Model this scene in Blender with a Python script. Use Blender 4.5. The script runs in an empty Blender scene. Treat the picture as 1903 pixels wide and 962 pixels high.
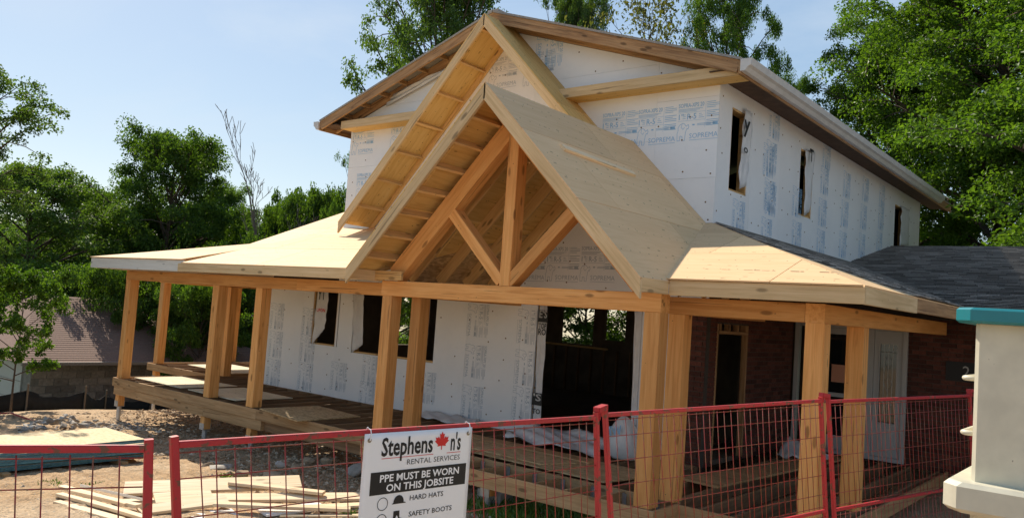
import bpy, bmesh, math, random
import numpy as np
from mathutils import Vector, Matrix

random.seed(11)
RNG = np.random.default_rng(11)
scene = bpy.context.scene
col = scene.collection

# ------------------------------------------------------------------ camera
F_PX, YAW, PITCH, ROLL = 1509.718, math.radians(-39.12986), math.radians(3.642148), math.radians(4.00475)
CAM_H = 2.028          # camera height above the porch deck (deck top is z = 0)
K = 0.78               # survey units -> metres
_f = np.array([math.sin(YAW) * math.cos(PITCH), math.cos(YAW) * math.cos(PITCH), math.sin(PITCH)])
_r = np.array([math.cos(YAW), -math.sin(YAW), 0.0])
_u = np.cross(_r, _f)
_r2 = _r * math.cos(ROLL) + _u * math.sin(ROLL)
_u2 = -_r * math.sin(ROLL) + _u * math.cos(ROLL)
CAM = Vector((0, 0, CAM_H))
cam_data = bpy.data.cameras.new('camera')
cam_data.sensor_width = 36.0
cam_data.lens = 36.0 * F_PX / 1903.0
cam_data.clip_start = 0.05
cam_data.clip_end = 2000
cam = bpy.data.objects.new('camera', cam_data)
col.objects.link(cam)
cam.matrix_world = Matrix(((_r2[0], _u2[0], -_f[0], 0), (_r2[1], _u2[1], -_f[1], 0), (_r2[2], _u2[2], -_f[2], CAM_H), (0, 0, 0, 1)))
scene.camera = cam

# ------------------------------------------------------------------ sky, sun, exposure
SUN_TO = Vector((-1.0, 0.27, 1.0)).normalized()
SUN_EL = math.asin(SUN_TO.z)
SUN_AZ = math.atan2(SUN_TO.x, SUN_TO.y)
world = bpy.data.worlds.new('World')
scene.world = world
world.use_nodes = True
nt = world.node_tree
for n in list(nt.nodes):
    nt.nodes.remove(n)
sky = nt.nodes.new('ShaderNodeTexSky')
sky.sky_type = 'NISHITA'
sky.sun_disc = False
sky.sun_elevation = SUN_EL
sky.sun_rotation = SUN_AZ
sky.altitude = 100
sky.air_density = 1.0
sky.dust_density = 0.4
sky.ozone_density = 0.45
bg = nt.nodes.new('ShaderNodeBackground')
bg.inputs['Strength'].default_value = 0.109
wo = nt.nodes.new('ShaderNodeOutputWorld')
gam = nt.nodes.new('ShaderNodeGamma')          # evens out the whole dome, bright side and dark side alike
gam.inputs['Gamma'].default_value = 0.46
hsv = nt.nodes.new('ShaderNodeHueSaturation')
hsv.inputs['Saturation'].default_value = 1.6
nt.links.new(sky.outputs['Color'], gam.inputs['Color'])
nt.links.new(gam.outputs['Color'], hsv.inputs['Color'])
tcw = nt.nodes.new('ShaderNodeTexCoord')       # thin high cloud over the whole dome
mpw = nt.nodes.new('ShaderNodeMapping'); mpw.inputs['Scale'].default_value = (1.0, 1.6, 3.5)
cln = nt.nodes.new('ShaderNodeTexNoise'); cln.inputs['Scale'].default_value = 2.2; cln.inputs['Detail'].default_value = 7; cln.inputs['Roughness'].default_value = 0.6; cln.inputs['Distortion'].default_value = 0.6
clr = nt.nodes.new('ShaderNodeMapRange'); clr.inputs['From Min'].default_value = 0.45; clr.inputs['From Max'].default_value = 0.80; clr.inputs['To Max'].default_value = 0.40
clm = nt.nodes.new('ShaderNodeMix'); clm.data_type = 'RGBA'; clm.inputs[7].default_value = (2.15, 2.4, 2.65, 1)
nt.links.new(tcw.outputs['Generated'], mpw.inputs['Vector']); nt.links.new(mpw.outputs['Vector'], cln.inputs['Vector'])
nt.links.new(cln.outputs['Fac'], clr.inputs['Value']); nt.links.new(clr.outputs['Result'], clm.inputs[0])
nt.links.new(hsv.outputs['Color'], clm.inputs[6])
nt.links.new(clm.outputs[2], bg.inputs['Color'])
nt.links.new(bg.outputs['Background'], wo.inputs['Surface'])
sun_data = bpy.data.lights.new('sun', 'SUN')
sun_data.energy = 2.0
sun_data.angle = math.radians(0.53)
sun_data.color = (1.0, 0.90, 0.74)
sun = bpy.data.objects.new('sun', sun_data)
col.objects.link(sun)
sun.location = (-20, 5, 30)
sun.rotation_euler = SUN_TO.to_track_quat('Z', 'Y').to_euler()
scene.view_settings.view_transform = 'Standard'
scene.view_settings.look = 'None'
scene.view_settings.exposure = 1.70
scene.view_settings.gamma = 1.0
scene.view_settings.use_curve_mapping = False

# ------------------------------------------------------------------ helpers: survey
def W(x, y, z):
    """survey units (camera at the origin) -> metres"""
    return Vector((x * K, y * K, z * K + CAM_H))

def ray(u, v):
    c = np.array([(u - 951.5) / F_PX, -(v - 481.0) / F_PX, 1.0])
    d = _r2 * c[0] + _u2 * c[1] + _f * c[2]
    return Vector(d)

def on_y(u, v, y):
    d = ray(u, v); return CAM + d * (y / d.y)

def on_x(u, v, x):
    d = ray(u, v); return CAM + d * (x / d.x)

def on_z(u, v, z):
    d = ray(u, v); return CAM + d * ((z - CAM_H) / d.z)

def ground_z(x, y):
    z = -0.42 + 0.035 * (min(x, -4.0) + 4.0)
    if x < -20.0:
        z -= min((-20.0 - x) * 0.22, 1.6)
    if y > 12:
        z -= min((y - 12) * 0.03, 0.9) if x < -16 else 0
    return z

def on_ground(u, v, h=0.0):
    d = ray(u, v); t = 5.0
    for _ in range(60):
        p = CAM + d * t
        t = 0.5 * t + 0.5 * (ground_z(p.x, p.y) + h - CAM_H) / d.z
    return CAM + d * t

# ------------------------------------------------------------------ helpers: objects
WM = {}

def tag(o, label=None, cat=None, group=None, kind=None):
    if label: o['label'] = label
    if cat: o['category'] = cat
    if group: o['group'] = group
    if kind: o['kind'] = kind
    return o

def put(o, parent=None, M=None):
    M = M if M is not None else Matrix.Identity(4)
    col.objects.link(o)
    if parent is not None:
        o.parent = parent
        o.matrix_basis = WM[parent.name].inverted() @ M
    else:
        o.matrix_basis = M
    WM[o.name] = M.copy()
    return o

def thing(name, loc, label, cat, group=None):
    o = bpy.data.objects.new(name, None)
    o.empty_display_size = 0.2
    put(o, None, Matrix.Translation(Vector(loc)))
    return tag(o, label, cat, group)

def mesh_from(name, verts, faces, mat, smooth=False):
    me = bpy.data.meshes.new(name)
    me.from_pydata([tuple(v) for v in verts], [], faces)
    if mat is not None:
        for m in (mat if isinstance(mat, (list, tuple)) else [mat]):
            me.materials.append(m)
    if smooth:
        me.polygons.foreach_set('use_smooth', [True] * len(me.polygons))
    me.update()
    return me

def fast_mesh(name, V, Q, mat, smooth=False):
    """numpy quads"""
    me = bpy.data.meshes.new(name)
    n, k = len(Q), Q.shape[1]
    me.vertices.add(len(V)); me.vertices.foreach_set('co', V.astype(np.float32).ravel())
    me.loops.add(n * k); me.loops.foreach_set('vertex_index', Q.astype(np.int32).ravel())
    me.polygons.add(n)
    me.polygons.foreach_set('loop_start', np.arange(n, dtype=np.int32) * k)
    me.polygons.foreach_set('loop_total', np.full(n, k, dtype=np.int32))
    me.polygons.foreach_set('use_smooth', np.full(n, smooth, dtype=bool))
    me.update(calc_edges=True)
    me.materials.append(mat)
    return me

def obj(name, me, parent=None, M=None):
    return put(bpy.data.objects.new(name, me), parent, M)

class MB:
    """collects primitives into one mesh"""
    def __init__(s): s.v = []; s.f = []; s.mi = []
    def add(s, vs, fs, mi=0):
        b = len(s.v); s.v += [tuple(v) for v in vs]
        s.f += [tuple(i + b for i in f) for f in fs]; s.mi += [mi] * len(fs)
    def box(s, a, b, mi=0):
        x0, y0, z0 = (min(a[i], b[i]) for i in range(3)); x1, y1, z1 = (max(a[i], b[i]) for i in range(3))
        s.add([(x0,y0,z0),(x1,y0,z0),(x1,y1,z0),(x0,y1,z0),(x0,y0,z1),(x1,y0,z1),(x1,y1,z1),(x0,y1,z1)],
              [(0,3,2,1),(4,5,6,7),(0,1,5,4),(1,2,6,5),(2,3,7,6),(3,0,4,7)], mi)
    def tube(s, pts, rad, n=6, mi=0, cap=True):
        pts = [Vector(p) for p in pts]
        rad = rad if isinstance(rad, (list, tuple)) else [rad] * len(pts)
        vs = []
        for i, p in enumerate(pts):
            t = (pts[min(i + 1, len(pts) - 1)] - pts[max(i - 1, 0)])
            t = t.normalized() if t.length > 1e-9 else Vector((0, 0, 1))
            a = t.cross(Vector((0.31, 0.95, 0.07)) if abs(t.z) > .9 else Vector((0, 0, 1))).normalized(); b = t.cross(a)
            for k in range(n):
                th = 2 * math.pi * k / n
                vs.append(p + (a * math.cos(th) + b * math.sin(th)) * rad[i])
        fs = []
        for i in range(len(pts) - 1):
            for k in range(n):
                fs.append((i*n + k, i*n + (k+1) % n, (i+1)*n + (k+1) % n, (i+1)*n + k))
        if cap:
            fs.append(tuple(reversed(range(n)))); fs.append(tuple((len(pts)-1)*n + k for k in range(n)))
        s.add(vs, fs, mi)
    def disc(s, c, ax, r, h, n=8, mi=0):
        c = Vector(c); ax = Vector(ax).normalized()
        s.tube([c, c + ax * h], r, n, mi)
    def prism(s, poly, O, U, V, t0, t1, mi=0):
        """extruded polygon; poly in (u, v) counter-clockwise, normal U x V, from t0 to t1"""
        O, U, V = Vector(O), Vector(U), Vector(V); N = U.cross(V).normalized()
        n = len(poly)
        vs = [O + U*p[0] + V*p[1] + N*t0 for p in poly] + [O + U*p[0] + V*p[1] + N*t1 for p in poly]
        fs = [tuple(reversed(range(n))), tuple(range(n, 2*n))] + [(i, (i+1) % n, n + (i+1) % n, n + i) for i in range(n)]
        s.add(vs, fs, mi)
    def mesh(s, name, mat, smooth=False):
        me = mesh_from(name, s.v, s.f, mat, smooth)
        if any(s.mi): me.polygons.foreach_set('material_index', s.mi)
        return me
    def build(s, name, mat, parent=None, M=None, smooth=False):
        return obj(name, s.mesh(name, mat, smooth), parent, M)

_board_cache = {}
def board_mesh(L, w, h, mat, c=0.004):
    key = (round(L, 3), round(w, 3), round(h, 3), mat.name, c)
    if key in _board_cache: return _board_cache[key]
    a, b = w / 2, h / 2; c = min(c, a * .4, b * .4)
    ring = [(-a, -b + c), (-a + c, -b), (a - c, -b), (a, -b + c), (a, b - c), (a - c, b), (-a + c, b), (-a, b - c)]
    vs = [(-L/2, y, z) for y, z in ring] + [(L/2, y, z) for y, z in ring]
    fs = [tuple(range(7, -1, -1)), tuple(range(8, 16))] + [(i, (i+1) % 8, 8 + (i+1) % 8, 8 + i) for i in range(8)]
    fs = [tuple(reversed(f)) for f in fs]
    me = mesh_from('board', vs, fs, mat)
    bm = bmesh.new(); bm.from_mesh(me); bmesh.ops.recalc_face_normals(bm, faces=bm.faces); bm.to_mesh(me); bm.free()
    _board_cache[key] = me
    return me

def frame(x, up):
    x = Vector(x).normalized(); up = Vector(up)
    y = up.cross(x).normalized(); z = x.cross(y)
    return x, y, z

def mat4(x, y, z, p):
    return Matrix(((x[0], y[0], z[0], p[0]), (x[1], y[1], z[1], p[1]), (x[2], y[2], z[2], p[2]), (0, 0, 0, 1)))

def board(name, p0, p1, w, h, mat, parent=None, up=(0, 0, 1), c=0.004, label=None):
    """timber from p0 to p1 (centre line); h along 'up', w across"""
    p0, p1 = Vector(p0), Vector(p1)
    x, y, z = frame(p1 - p0, up)
    o = obj(name, board_mesh((p1 - p0).length, w, h, mat, c), parent, mat4(x, y, z, (p0 + p1) / 2))
    if label: o['label'] = label
    return o

def post(name, x0, y0, z0, z1, s, mat, parent):
    """square post whose front left foot corner is (x0, y0)"""
    return board(name, (x0 + s/2, y0 + s/2, z0), (x0 + s/2, y0 + s/2, z1), s, s, mat, parent, up=(0, 1, 0), c=0.006)

def clip_half(poly, a, b, c):
    """keep a*x + b*y <= c"""
    out = []
    n = len(poly)
    for i in range(n):
        p, q = poly[i], poly[(i+1) % n]
        dp, dq = a*p[0] + b*p[1] - c, a*q[0] + b*q[1] - c
        if dp <= 1e-9: out.append(p)
        if (dp < -1e-9 and dq > 1e-9) or (dp > 1e-9 and dq < -1e-9):
            t = dp / (dp - dq); out.append((p[0] + (q[0]-p[0])*t, p[1] + (q[1]-p[1])*t))
    return out

def clip_poly(poly, conv):
    """clip poly by a convex counter-clockwise polygon"""
    n = len(conv)
    for i in range(n):
        p, q = conv[i], conv[(i+1) % n]
        ex, ey = q[0]-p[0], q[1]-p[1]
        a, b = ey, -ex
        poly = clip_half(poly, a, b, a*p[0] + b*p[1])
        if len(poly) < 3: return []
    return poly

def area(poly):
    return 0.5 * sum(poly[i][0]*poly[(i+1) % len(poly)][1] - poly[(i+1) % len(poly)][0]*poly[i][1] for i in range(len(poly)))

def rect(x0, y0, x1, y1): return [(x0, y0), (x1, y0), (x1, y1), (x0, y1)]

def plane_axes(pts3):
    """local frame of a roof plane: U level (left to right as given), V up the slope"""
    a, b, c = (Vector(p) for p in pts3[:3])
    n = (b - a).cross(c - a).normalized()
    if n.z < 0: n = -n
    return n

def sheets(name, pts3, su, sv, th, mat, parent, U=None, gap=0.009, stag=True, minarea=0.01, u0=0.0, v0=0.0):
    """cover the convex 3-D polygon pts3 with su x sv sheets of thickness th (top face on the polygon)"""
    P = [Vector(p) for p in pts3]
    n = plane_axes(P)
    U = Vector(U).normalized() if U is not None else Vector((0, 0, 1)).cross(n).normalized()
    V = n.cross(U).normalized()
    O = P[0]
    poly = [((p - O).dot(U), (p - O).dot(V)) for p in P]
    if area(poly) < 0: poly.reverse()
    us = [p[0] for p in poly]; vs = [p[1] for p in poly]
    out = []
    j = 0; v = min(vs) + v0
    while v < max(vs):
        u = min(us) + u0 - (su / 2 if (stag and j % 2) else 0)
        while u < max(us):
            q = clip_poly(rect(u + gap/2, v + gap/2, u + su - gap/2, v + sv - gap/2), poly)
            if len(q) >= 3 and area(q) > minarea:
                cx = sum(p[0] for p in q)/len(q); cy = sum(p[1] for p in q)/len(q)
                mb = MB(); mb.prism([(p[0]-cx, p[1]-cy) for p in q], (0,0,0), (1,0,0), (0,1,0), -th, 0)
                lift = random.uniform(0, 0.0015)
                out.append(mb.build(name, mat, parent, mat4(U, V, n, O + U*cx + V*cy + n*lift)))
            u += su
        v += sv; j += 1
    return out

# ------------------------------------------------------------------ materials
def new_mat(name):
    m = bpy.data.materials.new(name); m.use_nodes = True
    nt = m.node_tree; b = nt.nodes['Principled BSDF']
    return m, nt, b

def N(nt, t, **kw):
    n = nt.nodes.new(t)
    for k, v in kw.items():
        if hasattr(n, k): setattr(n, k, v)
        else: n.inputs[k].default_value = v
    return n

def ramp(nt, stops, fac, interp='LINEAR'):
    r = nt.nodes.new('ShaderNodeValToRGB'); r.color_ramp.interpolation = interp
    e = r.color_ramp.elements
    while len(e) < len(stops): e.new(0.5)
    for i, (p, c) in enumerate(stops):
        e[i].position = p; e[i].color = (*c, 1) if len(c) == 3 else c
    nt.links.new(fac, r.inputs['Fac'])
    return r.outputs['Color']

def mix(nt, a, b, fac, mode='MIX'):
    n = nt.nodes.new('ShaderNodeMix'); n.data_type = 'RGBA'; n.blend_type = mode
    for s, v in ((n.inputs[6], a), (n.inputs[7], b), (n.inputs[0], fac)):
        if hasattr(v, 'is_linked'): nt.links.new(v, s)
        elif isinstance(v, (int, float)): s.default_value = v
        else: s.default_value = (*v, 1)
    return n.outputs[2]

def math_(nt, op, a, b=None):
    n = nt.nodes.new('ShaderNodeMath'); n.operation = op
    for i, v in enumerate((a, b)):
        if v is None: continue
        if hasattr(v, 'is_linked'): nt.links.new(v, n.inputs[i])
        else: n.inputs[i].default_value = v
    return n.outputs[0]

def coords(nt, scale=(1, 1, 1), src='Object', rand=True):
    tc = nt.nodes.new('ShaderNodeTexCoord')
    out = tc.outputs[src]
    if rand:
        oi = nt.nodes.new('ShaderNodeObjectInfo')
        m = nt.nodes.new('ShaderNodeVectorMath'); m.operation = 'MULTIPLY_ADD'
        cb = nt.nodes.new('ShaderNodeCombineXYZ')
        for i, k in enumerate((37.0, 91.0, 53.0)):
            nt.links.new(math_(nt, 'MULTIPLY', oi.outputs['Random'], k), cb.inputs[i])
        nt.links.new(out, m.inputs[0]); m.inputs[1].default_value = (1, 1, 1); nt.links.new(cb.outputs[0], m.inputs[2])
        out = m.outputs[0]
    mp = nt.nodes.new('ShaderNodeVectorMath'); mp.operation = 'MULTIPLY'
    nt.links.new(out, mp.inputs[0]); mp.inputs[1].default_value = scale
    return mp.outputs[0]

def noise(nt, vec, scale, detail=4, rough=0.55, dist=0.0):
    n = N(nt, 'ShaderNodeTexNoise'); n.inputs['Scale'].default_value = scale
    n.inputs['Detail'].default_value = detail; n.inputs['Roughness'].default_value = rough; n.inputs['Distortion'].default_value = dist
    nt.links.new(vec, n.inputs['Vector']); return n.outputs['Fac']

def voro(nt, vec, scale, out='Distance', rnd=1.0):
    n = N(nt, 'ShaderNodeTexVoronoi'); n.inputs['Scale'].default_value = scale; n.inputs['Randomness'].default_value = rnd
    nt.links.new(vec, n.inputs['Vector']); return n.outputs[out]

def bump(nt, b, h, strength=0.3, dist=0.01):
    n = nt.nodes.new('ShaderNodeBump'); n.inputs['Strength'].default_value = strength; n.inputs['Distance'].default_value = dist
    nt.links.new(h, n.inputs['Height']); nt.links.new(n.outputs['Normal'], b.inputs['Normal'])

def rnd_value(nt, c, amt):
    """vary a colour a little from object to object"""
    oi = nt.nodes.new('ShaderNodeObjectInfo')
    v = math_(nt, 'ADD', math_(nt, 'MULTIPLY', oi.outputs['Random'], 2*amt), 1 - amt)
    h = nt.nodes.new('ShaderNodeHueSaturation'); nt.links.new(v, h.inputs['Value']); nt.links.new(c, h.inputs['Color'])
    return h.outputs[0]

def wood(name, dark, mid, light, rough=0.65, var=0.12, knots=True, grain=1.0, stain=None):
    m, nt, b = new_mat(name)
    v = coords(nt, (0.55, 11*grain, 11*grain))
    g1 = noise(nt, v, 2.2, 5, 0.6, 0.6)
    v2 = coords(nt, (1.5, 60, 60)); g2 = noise(nt, v2, 1.6, 3, 0.6)
    c = ramp(nt, [(0.30, dark), (0.50, mid), (0.72, light)], g1)
    c = mix(nt, c, mix(nt, c, dark, 0.55), math_(nt, 'MULTIPLY', math_(nt, 'GREATER_THAN', g2, 0.56), 0.35))
    if knots:
        vk = coords(nt, (1.9, 5.6, 5.6)); d = voro(nt, vk, 1.0)
        kn = ramp(nt, [(0.0, (1, 1, 1)), (0.10, (0.9, 0.9, 0.9)), (0.16, (0, 0, 0))], d)
        c = mix(nt, c, tuple(x*0.35 for x in dark), math_(nt, 'MULTIPLY', kn, 0.8))
        vs = coords(nt, (1, 1, 1)); ds = voro(nt, vs, 7.0)
        c = mix(nt, c, (0.03, 0.02, 0.012), math_(nt, 'MULTIPLY', math_(nt, 'LESS_THAN', ds, 0.045), 0.8))
    vc = coords(nt, (0.7, 26, 26)); ck = noise(nt, vc, 1.0, 2, 0.4)
    c = mix(nt, c, tuple(x*0.3 for x in dark), math_(nt, 'MULTIPLY', math_(nt, 'GREATER_THAN', ck, 0.70), 0.6))
    vb = coords(nt, (0.8, 2.2, 2.2)); blotch = noise(nt, vb, 1.4, 3)
    c = mix(nt, c, stain or dark, math_(nt, 'MULTIPLY', ramp(nt, [(0.45, (0,0,0)), (0.8, (1,1,1))], blotch), 0.45))
    c = rnd_value(nt, c, var)
    nt.links.new(c, b.inputs['Base Color'])
    b.inputs['Roughness'].default_value = rough; b.inputs['Specular IOR Level'].default_value = 0.25
    bump(nt, b, g1, 0.25, 0.004)
    return m

def plywood(name, base, dark, light, marks=True, rough=0.7, var=0.10):
    m, nt, b = new_mat(name)
    g = noise(nt, coords(nt, (0.5, 5, 5)), 2.4, 5, 0.6, 1.2)
    c = ramp(nt, [(0.3, dark), (0.5, base), (0.75, light)], g)
    big = noise(nt, coords(nt), 0.9, 3)
    c = mix(nt, c, dark, math_(nt, 'MULTIPLY', ramp(nt, [(0.45, (0,0,0)), (0.75, (1,1,1))], big), 0.4))
    if marks:
        d = voro(nt, coords(nt, (3.0, 8.0, 8.0)), 1.0)
        c = mix(nt, c, tuple(x*0.45 for x in dark), math_(nt, 'MULTIPLY', math_(nt, 'LESS_THAN', d, 0.10), 0.7))
        d2 = voro(nt, coords(nt), 5.5)
        c = mix(nt, c, (0.04, 0.03, 0.02), math_(nt, 'MULTIPLY', math_(nt, 'LESS_THAN', d2, 0.05), 0.8))
    if marks:
        # rows of nail heads along the framing
        tc = nt.nodes.new('ShaderNodeTexCoord'); sc = nt.nodes.new('ShaderNodeVectorMath'); sc.operation = 'MULTIPLY'; sc.inputs[1].default_value = (1/.20, 1/.41, 0)
        fr = nt.nodes.new('ShaderNodeVectorMath'); fr.operation = 'FRACTION'; sb = nt.nodes.new('ShaderNodeVectorMath'); sb.operation = 'SUBTRACT'; sb.inputs[1].default_value = (.5, .5, 0)
        ml = nt.nodes.new('ShaderNodeVectorMath'); ml.operation = 'MULTIPLY'; ml.inputs[1].default_value = (.20, .41, 0); ln = nt.nodes.new('ShaderNodeVectorMath'); ln.operation = 'LENGTH'
        nt.links.new(tc.outputs['Object'], sc.inputs[0]); nt.links.new(sc.outputs[0], fr.inputs[0]); nt.links.new(fr.outputs[0], sb.inputs[0]); nt.links.new(sb.outputs[0], ml.inputs[0]); nt.links.new(ml.outputs[0], ln.inputs[0])
        c = mix(nt, c, (0.07, 0.05, 0.035), math_(nt, 'MULTIPLY', math_(nt, 'LESS_THAN', ln.outputs['Value'], 0.009), 0.75))
    c = rnd_value(nt, c, var)
    nt.links.new(c, b.inputs['Base Color']); b.inputs['Roughness'].default_value = rough
    b.inputs['Specular IOR Level'].default_value = 0.2
    bump(nt, b, g, 0.15, 0.003)
    return m

def plain(name, c, rough=0.6, var=0.0, nscale=0, namt=0.2, metal=0.0, bmp=0.0, spec=0.4, src='Object'):
    m, nt, b = new_mat(name)
    if nscale:
        nz = noise(nt, coords(nt, src=src), nscale, 5, 0.6)
        cc = ramp(nt, [(0.25, tuple(x*(1-namt) for x in c)), (0.75, tuple(min(1, x*(1+namt)) for x in c))], nz)
        if var: cc = rnd_value(nt, cc, var)
        nt.links.new(cc, b.inputs['Base Color'])
        if bmp: bump(nt, b, nz, bmp, 0.01)
    elif var:
        rgb = nt.nodes.new('ShaderNodeRGB'); rgb.outputs[0].default_value = (*c, 1)
        nt.links.new(rnd_value(nt, rgb.outputs[0], var), b.inputs['Base Color'])
    else:
        b.inputs['Base Color'].default_value = (*c, 1)
    b.inputs['Roughness'].default_value = rough; b.inputs['Metallic'].default_value = metal
    b.inputs['Specular IOR Level'].default_value = spec
    return m

def chipped_paint(name, c, rust, scale=16, amount=0.62, rough=0.4):
    m, nt, b = new_mat(name)
    n1 = noise(nt, coords(nt), scale, 6, 0.65)
    n2 = noise(nt, coords(nt), scale*0.25, 3)
    f = ramp(nt, [(amount, (0,0,0)), (amount + 0.03, (1,1,1))], math_(nt, 'ADD', math_(nt, 'MULTIPLY', n1, 0.75), math_(nt, 'MULTIPLY', n2, 0.25)))
    base = ramp(nt, [(0.3, tuple(x*0.85 for x in c)), (0.7, c)], n2)
    nt.links.new(mix(nt, base, rust, f), b.inputs['Base Color'])
    b.inputs['Roughness'].default_value = rough
    bump(nt, b, n1, 0.12, 0.003)
    return m

def leafmat(name, c1, c2, trans=0.45, tint=(1.4, 1.4, 0.40)):
    m, nt, b = new_mat(name)
    geo = nt.nodes.new('ShaderNodeNewGeometry')
    c = ramp(nt, [(0.0, c1), (1.0, c2)], geo.outputs['Random Per Island'])
    c = rnd_value(nt, c, 0.15)
    nt.links.new(c, b.inputs['Base Color']); b.inputs['Roughness'].default_value = 0.5
    b.inputs['Specular IOR Level'].default_value = 0.35
    tr = nt.nodes.new('ShaderNodeBsdfTranslucent')
    nt.links.new(mix(nt, c, tint, 1.0, 'MULTIPLY'), tr.inputs['Color'])
    ms = nt.nodes.new('ShaderNodeMixShader'); ms.inputs[0].default_value = trans
    nt.links.new(b.outputs[0], ms.inputs[1]); nt.links.new(tr.outputs[0], ms.inputs[2])
    nt.links.new(ms.outputs[0], nt.nodes['Material Output'].inputs['Surface'])
    return m

M = {}
M['timber'] = wood('fir_timber', (0.56, 0.245, 0.070), (0.73, 0.360, 0.118), (0.80, 0.44, 0.17), 0.6, 0.17)
M['spruce'] = wood('spruce_lumber', (0.52, 0.36, 0.185), (0.65, 0.47, 0.26), (0.74, 0.56, 0.34), 0.65, 0.10)
M['framing'] = wood('framing_lumber', (0.52, 0.31, 0.12), (0.66, 0.42, 0.18), (0.74, 0.50, 0.24), 0.65, 0.12)
M['oldwood'] = wood('weathered_rake_wood', (0.24, 0.13, 0.062), (0.43, 0.255, 0.125), (0.53, 0.335, 0.18), 0.75, 0.1, stain=(0.11, 0.07, 0.05))
M['treated'] = wood('treated_deck_lumber', (0.30, 0.175, 0.08), (0.45, 0.275, 0.135), (0.55, 0.36, 0.19), 0.75, 0.15)
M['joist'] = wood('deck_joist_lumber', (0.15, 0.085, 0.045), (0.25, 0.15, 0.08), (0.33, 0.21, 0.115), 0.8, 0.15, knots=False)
M['cutboard'] = wood('fresh_cut_lumber', (0.64, 0.45, 0.26), (0.78, 0.60, 0.39), (0.84, 0.69, 0.49), 0.65, 0.10)
M['primed'] = wood('primed_fascia', (0.60, 0.57, 0.52), (0.68, 0.66, 0.61), (0.74, 0.72, 0.68), 0.6, 0.03)
M['ply'] = plywood('roof_plywood', (0.72, 0.49, 0.275), (0.67, 0.445, 0.24), (0.76, 0.53, 0.31))
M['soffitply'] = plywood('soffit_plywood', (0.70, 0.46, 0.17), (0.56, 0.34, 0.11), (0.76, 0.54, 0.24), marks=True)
M['whiteply'] = plywood('pale_plywood', (0.72, 0.62, 0.44), (0.60, 0.50, 0.33), (0.78, 0.69, 0.52))

def osb(name, c1, c2):
    m, nt, b = new_mat(name)
    v = coords(nt, (1.0, 2.2, 2.2)); n = N(nt, 'ShaderNodeTexVoronoi'); n.inputs['Scale'].default_value = 14
    nt.links.new(v, n.inputs['Vector'])
    sep = nt.nodes.new('ShaderNodeSeparateColor'); nt.links.new(n.outputs['Color'], sep.inputs[0])
    c = ramp(nt, [(0.0, c1), (1.0, c2)], sep.outputs[0])
    nt.links.new(rnd_value(nt, c, 0.08), b.inputs['Base Color']); b.inputs['Roughness'].default_value = 0.7
    bump(nt, b, sep.outputs[1], 0.3, 0.003)
    return m
M['osb'] = osb('oriented_strand_board', (0.36, 0.23, 0.10), (0.62, 0.44, 0.23))
M['osbpale'] = osb('pale_strand_board', (0.50, 0.36, 0.18), (0.68, 0.52, 0.29))
M['tealedge'] = plain('teal_sealed_edge', (0.06, 0.16, 0.20), 0.7, 0.35, 30, 0.5)

def foam():
    m, nt, b = new_mat('white_foam_board')
    g = noise(nt, coords(nt, (1, 1, 1)), 1.1, 4)
    c = ramp(nt, [(0.3, (0.79, 0.80, 0.82)), (0.7, (0.86, 0.865, 0.88))], g)
    fine = noise(nt, coords(nt, (6, 6, 60)), 2.0, 2)
    c = mix(nt, c, (0.72, 0.74, 0.78), math_(nt, 'MULTIPLY', ramp(nt, [(0.55, (0,0,0)), (0.8, (1,1,1))], fine), 0.3))
    nt.links.new(rnd_value(nt, c, 0.03), b.inputs['Base Color']); b.inputs['Roughness'].default_value = 0.38
    b.inputs['Specular IOR Level'].default_value = 0.45
    return m
M['foam'] = foam()
M['print'] = plain('blue_print', (0.29, 0.50, 0.72), 0.6)
M['printshaded'] = plain('shaded_print', (0.41, 0.47, 0.54), 0.6)  # same stamp print as the blue, greyed to put shade into its colour
M['screw'] = plain('rusty_screw', (0.16, 0.085, 0.04), 0.6)
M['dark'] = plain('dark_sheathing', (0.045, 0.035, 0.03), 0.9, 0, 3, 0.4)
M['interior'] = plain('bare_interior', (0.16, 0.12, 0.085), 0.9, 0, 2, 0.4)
M['wrap'] = plain('white_house_wrap', (0.68, 0.68, 0.69), 0.45, 0.03, 4, 0.12, bmp=0.3)
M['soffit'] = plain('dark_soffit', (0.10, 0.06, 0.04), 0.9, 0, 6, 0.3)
M['black'] = plain('black_ink', (0.012, 0.012, 0.014), 0.5)
M['redink'] = plain('red_ink', (0.62, 0.02, 0.02), 0.5)
M['shingle'] = plain('asphalt_shingle', (0.26, 0.25, 0.24), 0.9, 0.6, 60, 0.45, bmp=0.3)
M['brownshingle'] = plain('brown_shingle', (0.20, 0.125, 0.098), 0.9, 0.3, 40, 0.35)
M['gutter'] = plain('aluminium_gutter', (0.58, 0.57, 0.56), 0.4, 0.0, 6, 0.12, spec=0.5)
M['metal'] = plain('galvanised_steel', (0.50, 0.50, 0.50), 0.45, 0.05, 20, 0.15, metal=0.7)
M['brick'] = plain('red_brick', (0.10, 0.034, 0.024), 0.9, 0.45, 25, 0.4, bmp=0.3)
M['mortar'] = plain('mortar', (0.08, 0.07, 0.06), 0.95, 0, 30, 0.2)
M['block'] = plain('grey_block', (0.23, 0.20, 0.175), 0.95, 0.3, 12, 0.3, bmp=0.3)
M['whitepaint'] = plain('white_paint', (0.42, 0.42, 0.42), 0.4, 0.0, 3, 0.06)
M['glass'] = plain('dark_glass', (0.012, 0.014, 0.016), 0.04, spec=0.8)
M['lead'] = plain('lead_came', (0.35, 0.34, 0.32), 0.4, metal=0.6)
M['note'] = plain('orange_notice', (0.55, 0.26, 0.17), 0.6)
M['redsteel'] = chipped_paint('red_fence_paint', (0.46, 0.022, 0.030), (0.16, 0.06, 0.035), 22, 0.55, 0.55)
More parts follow.
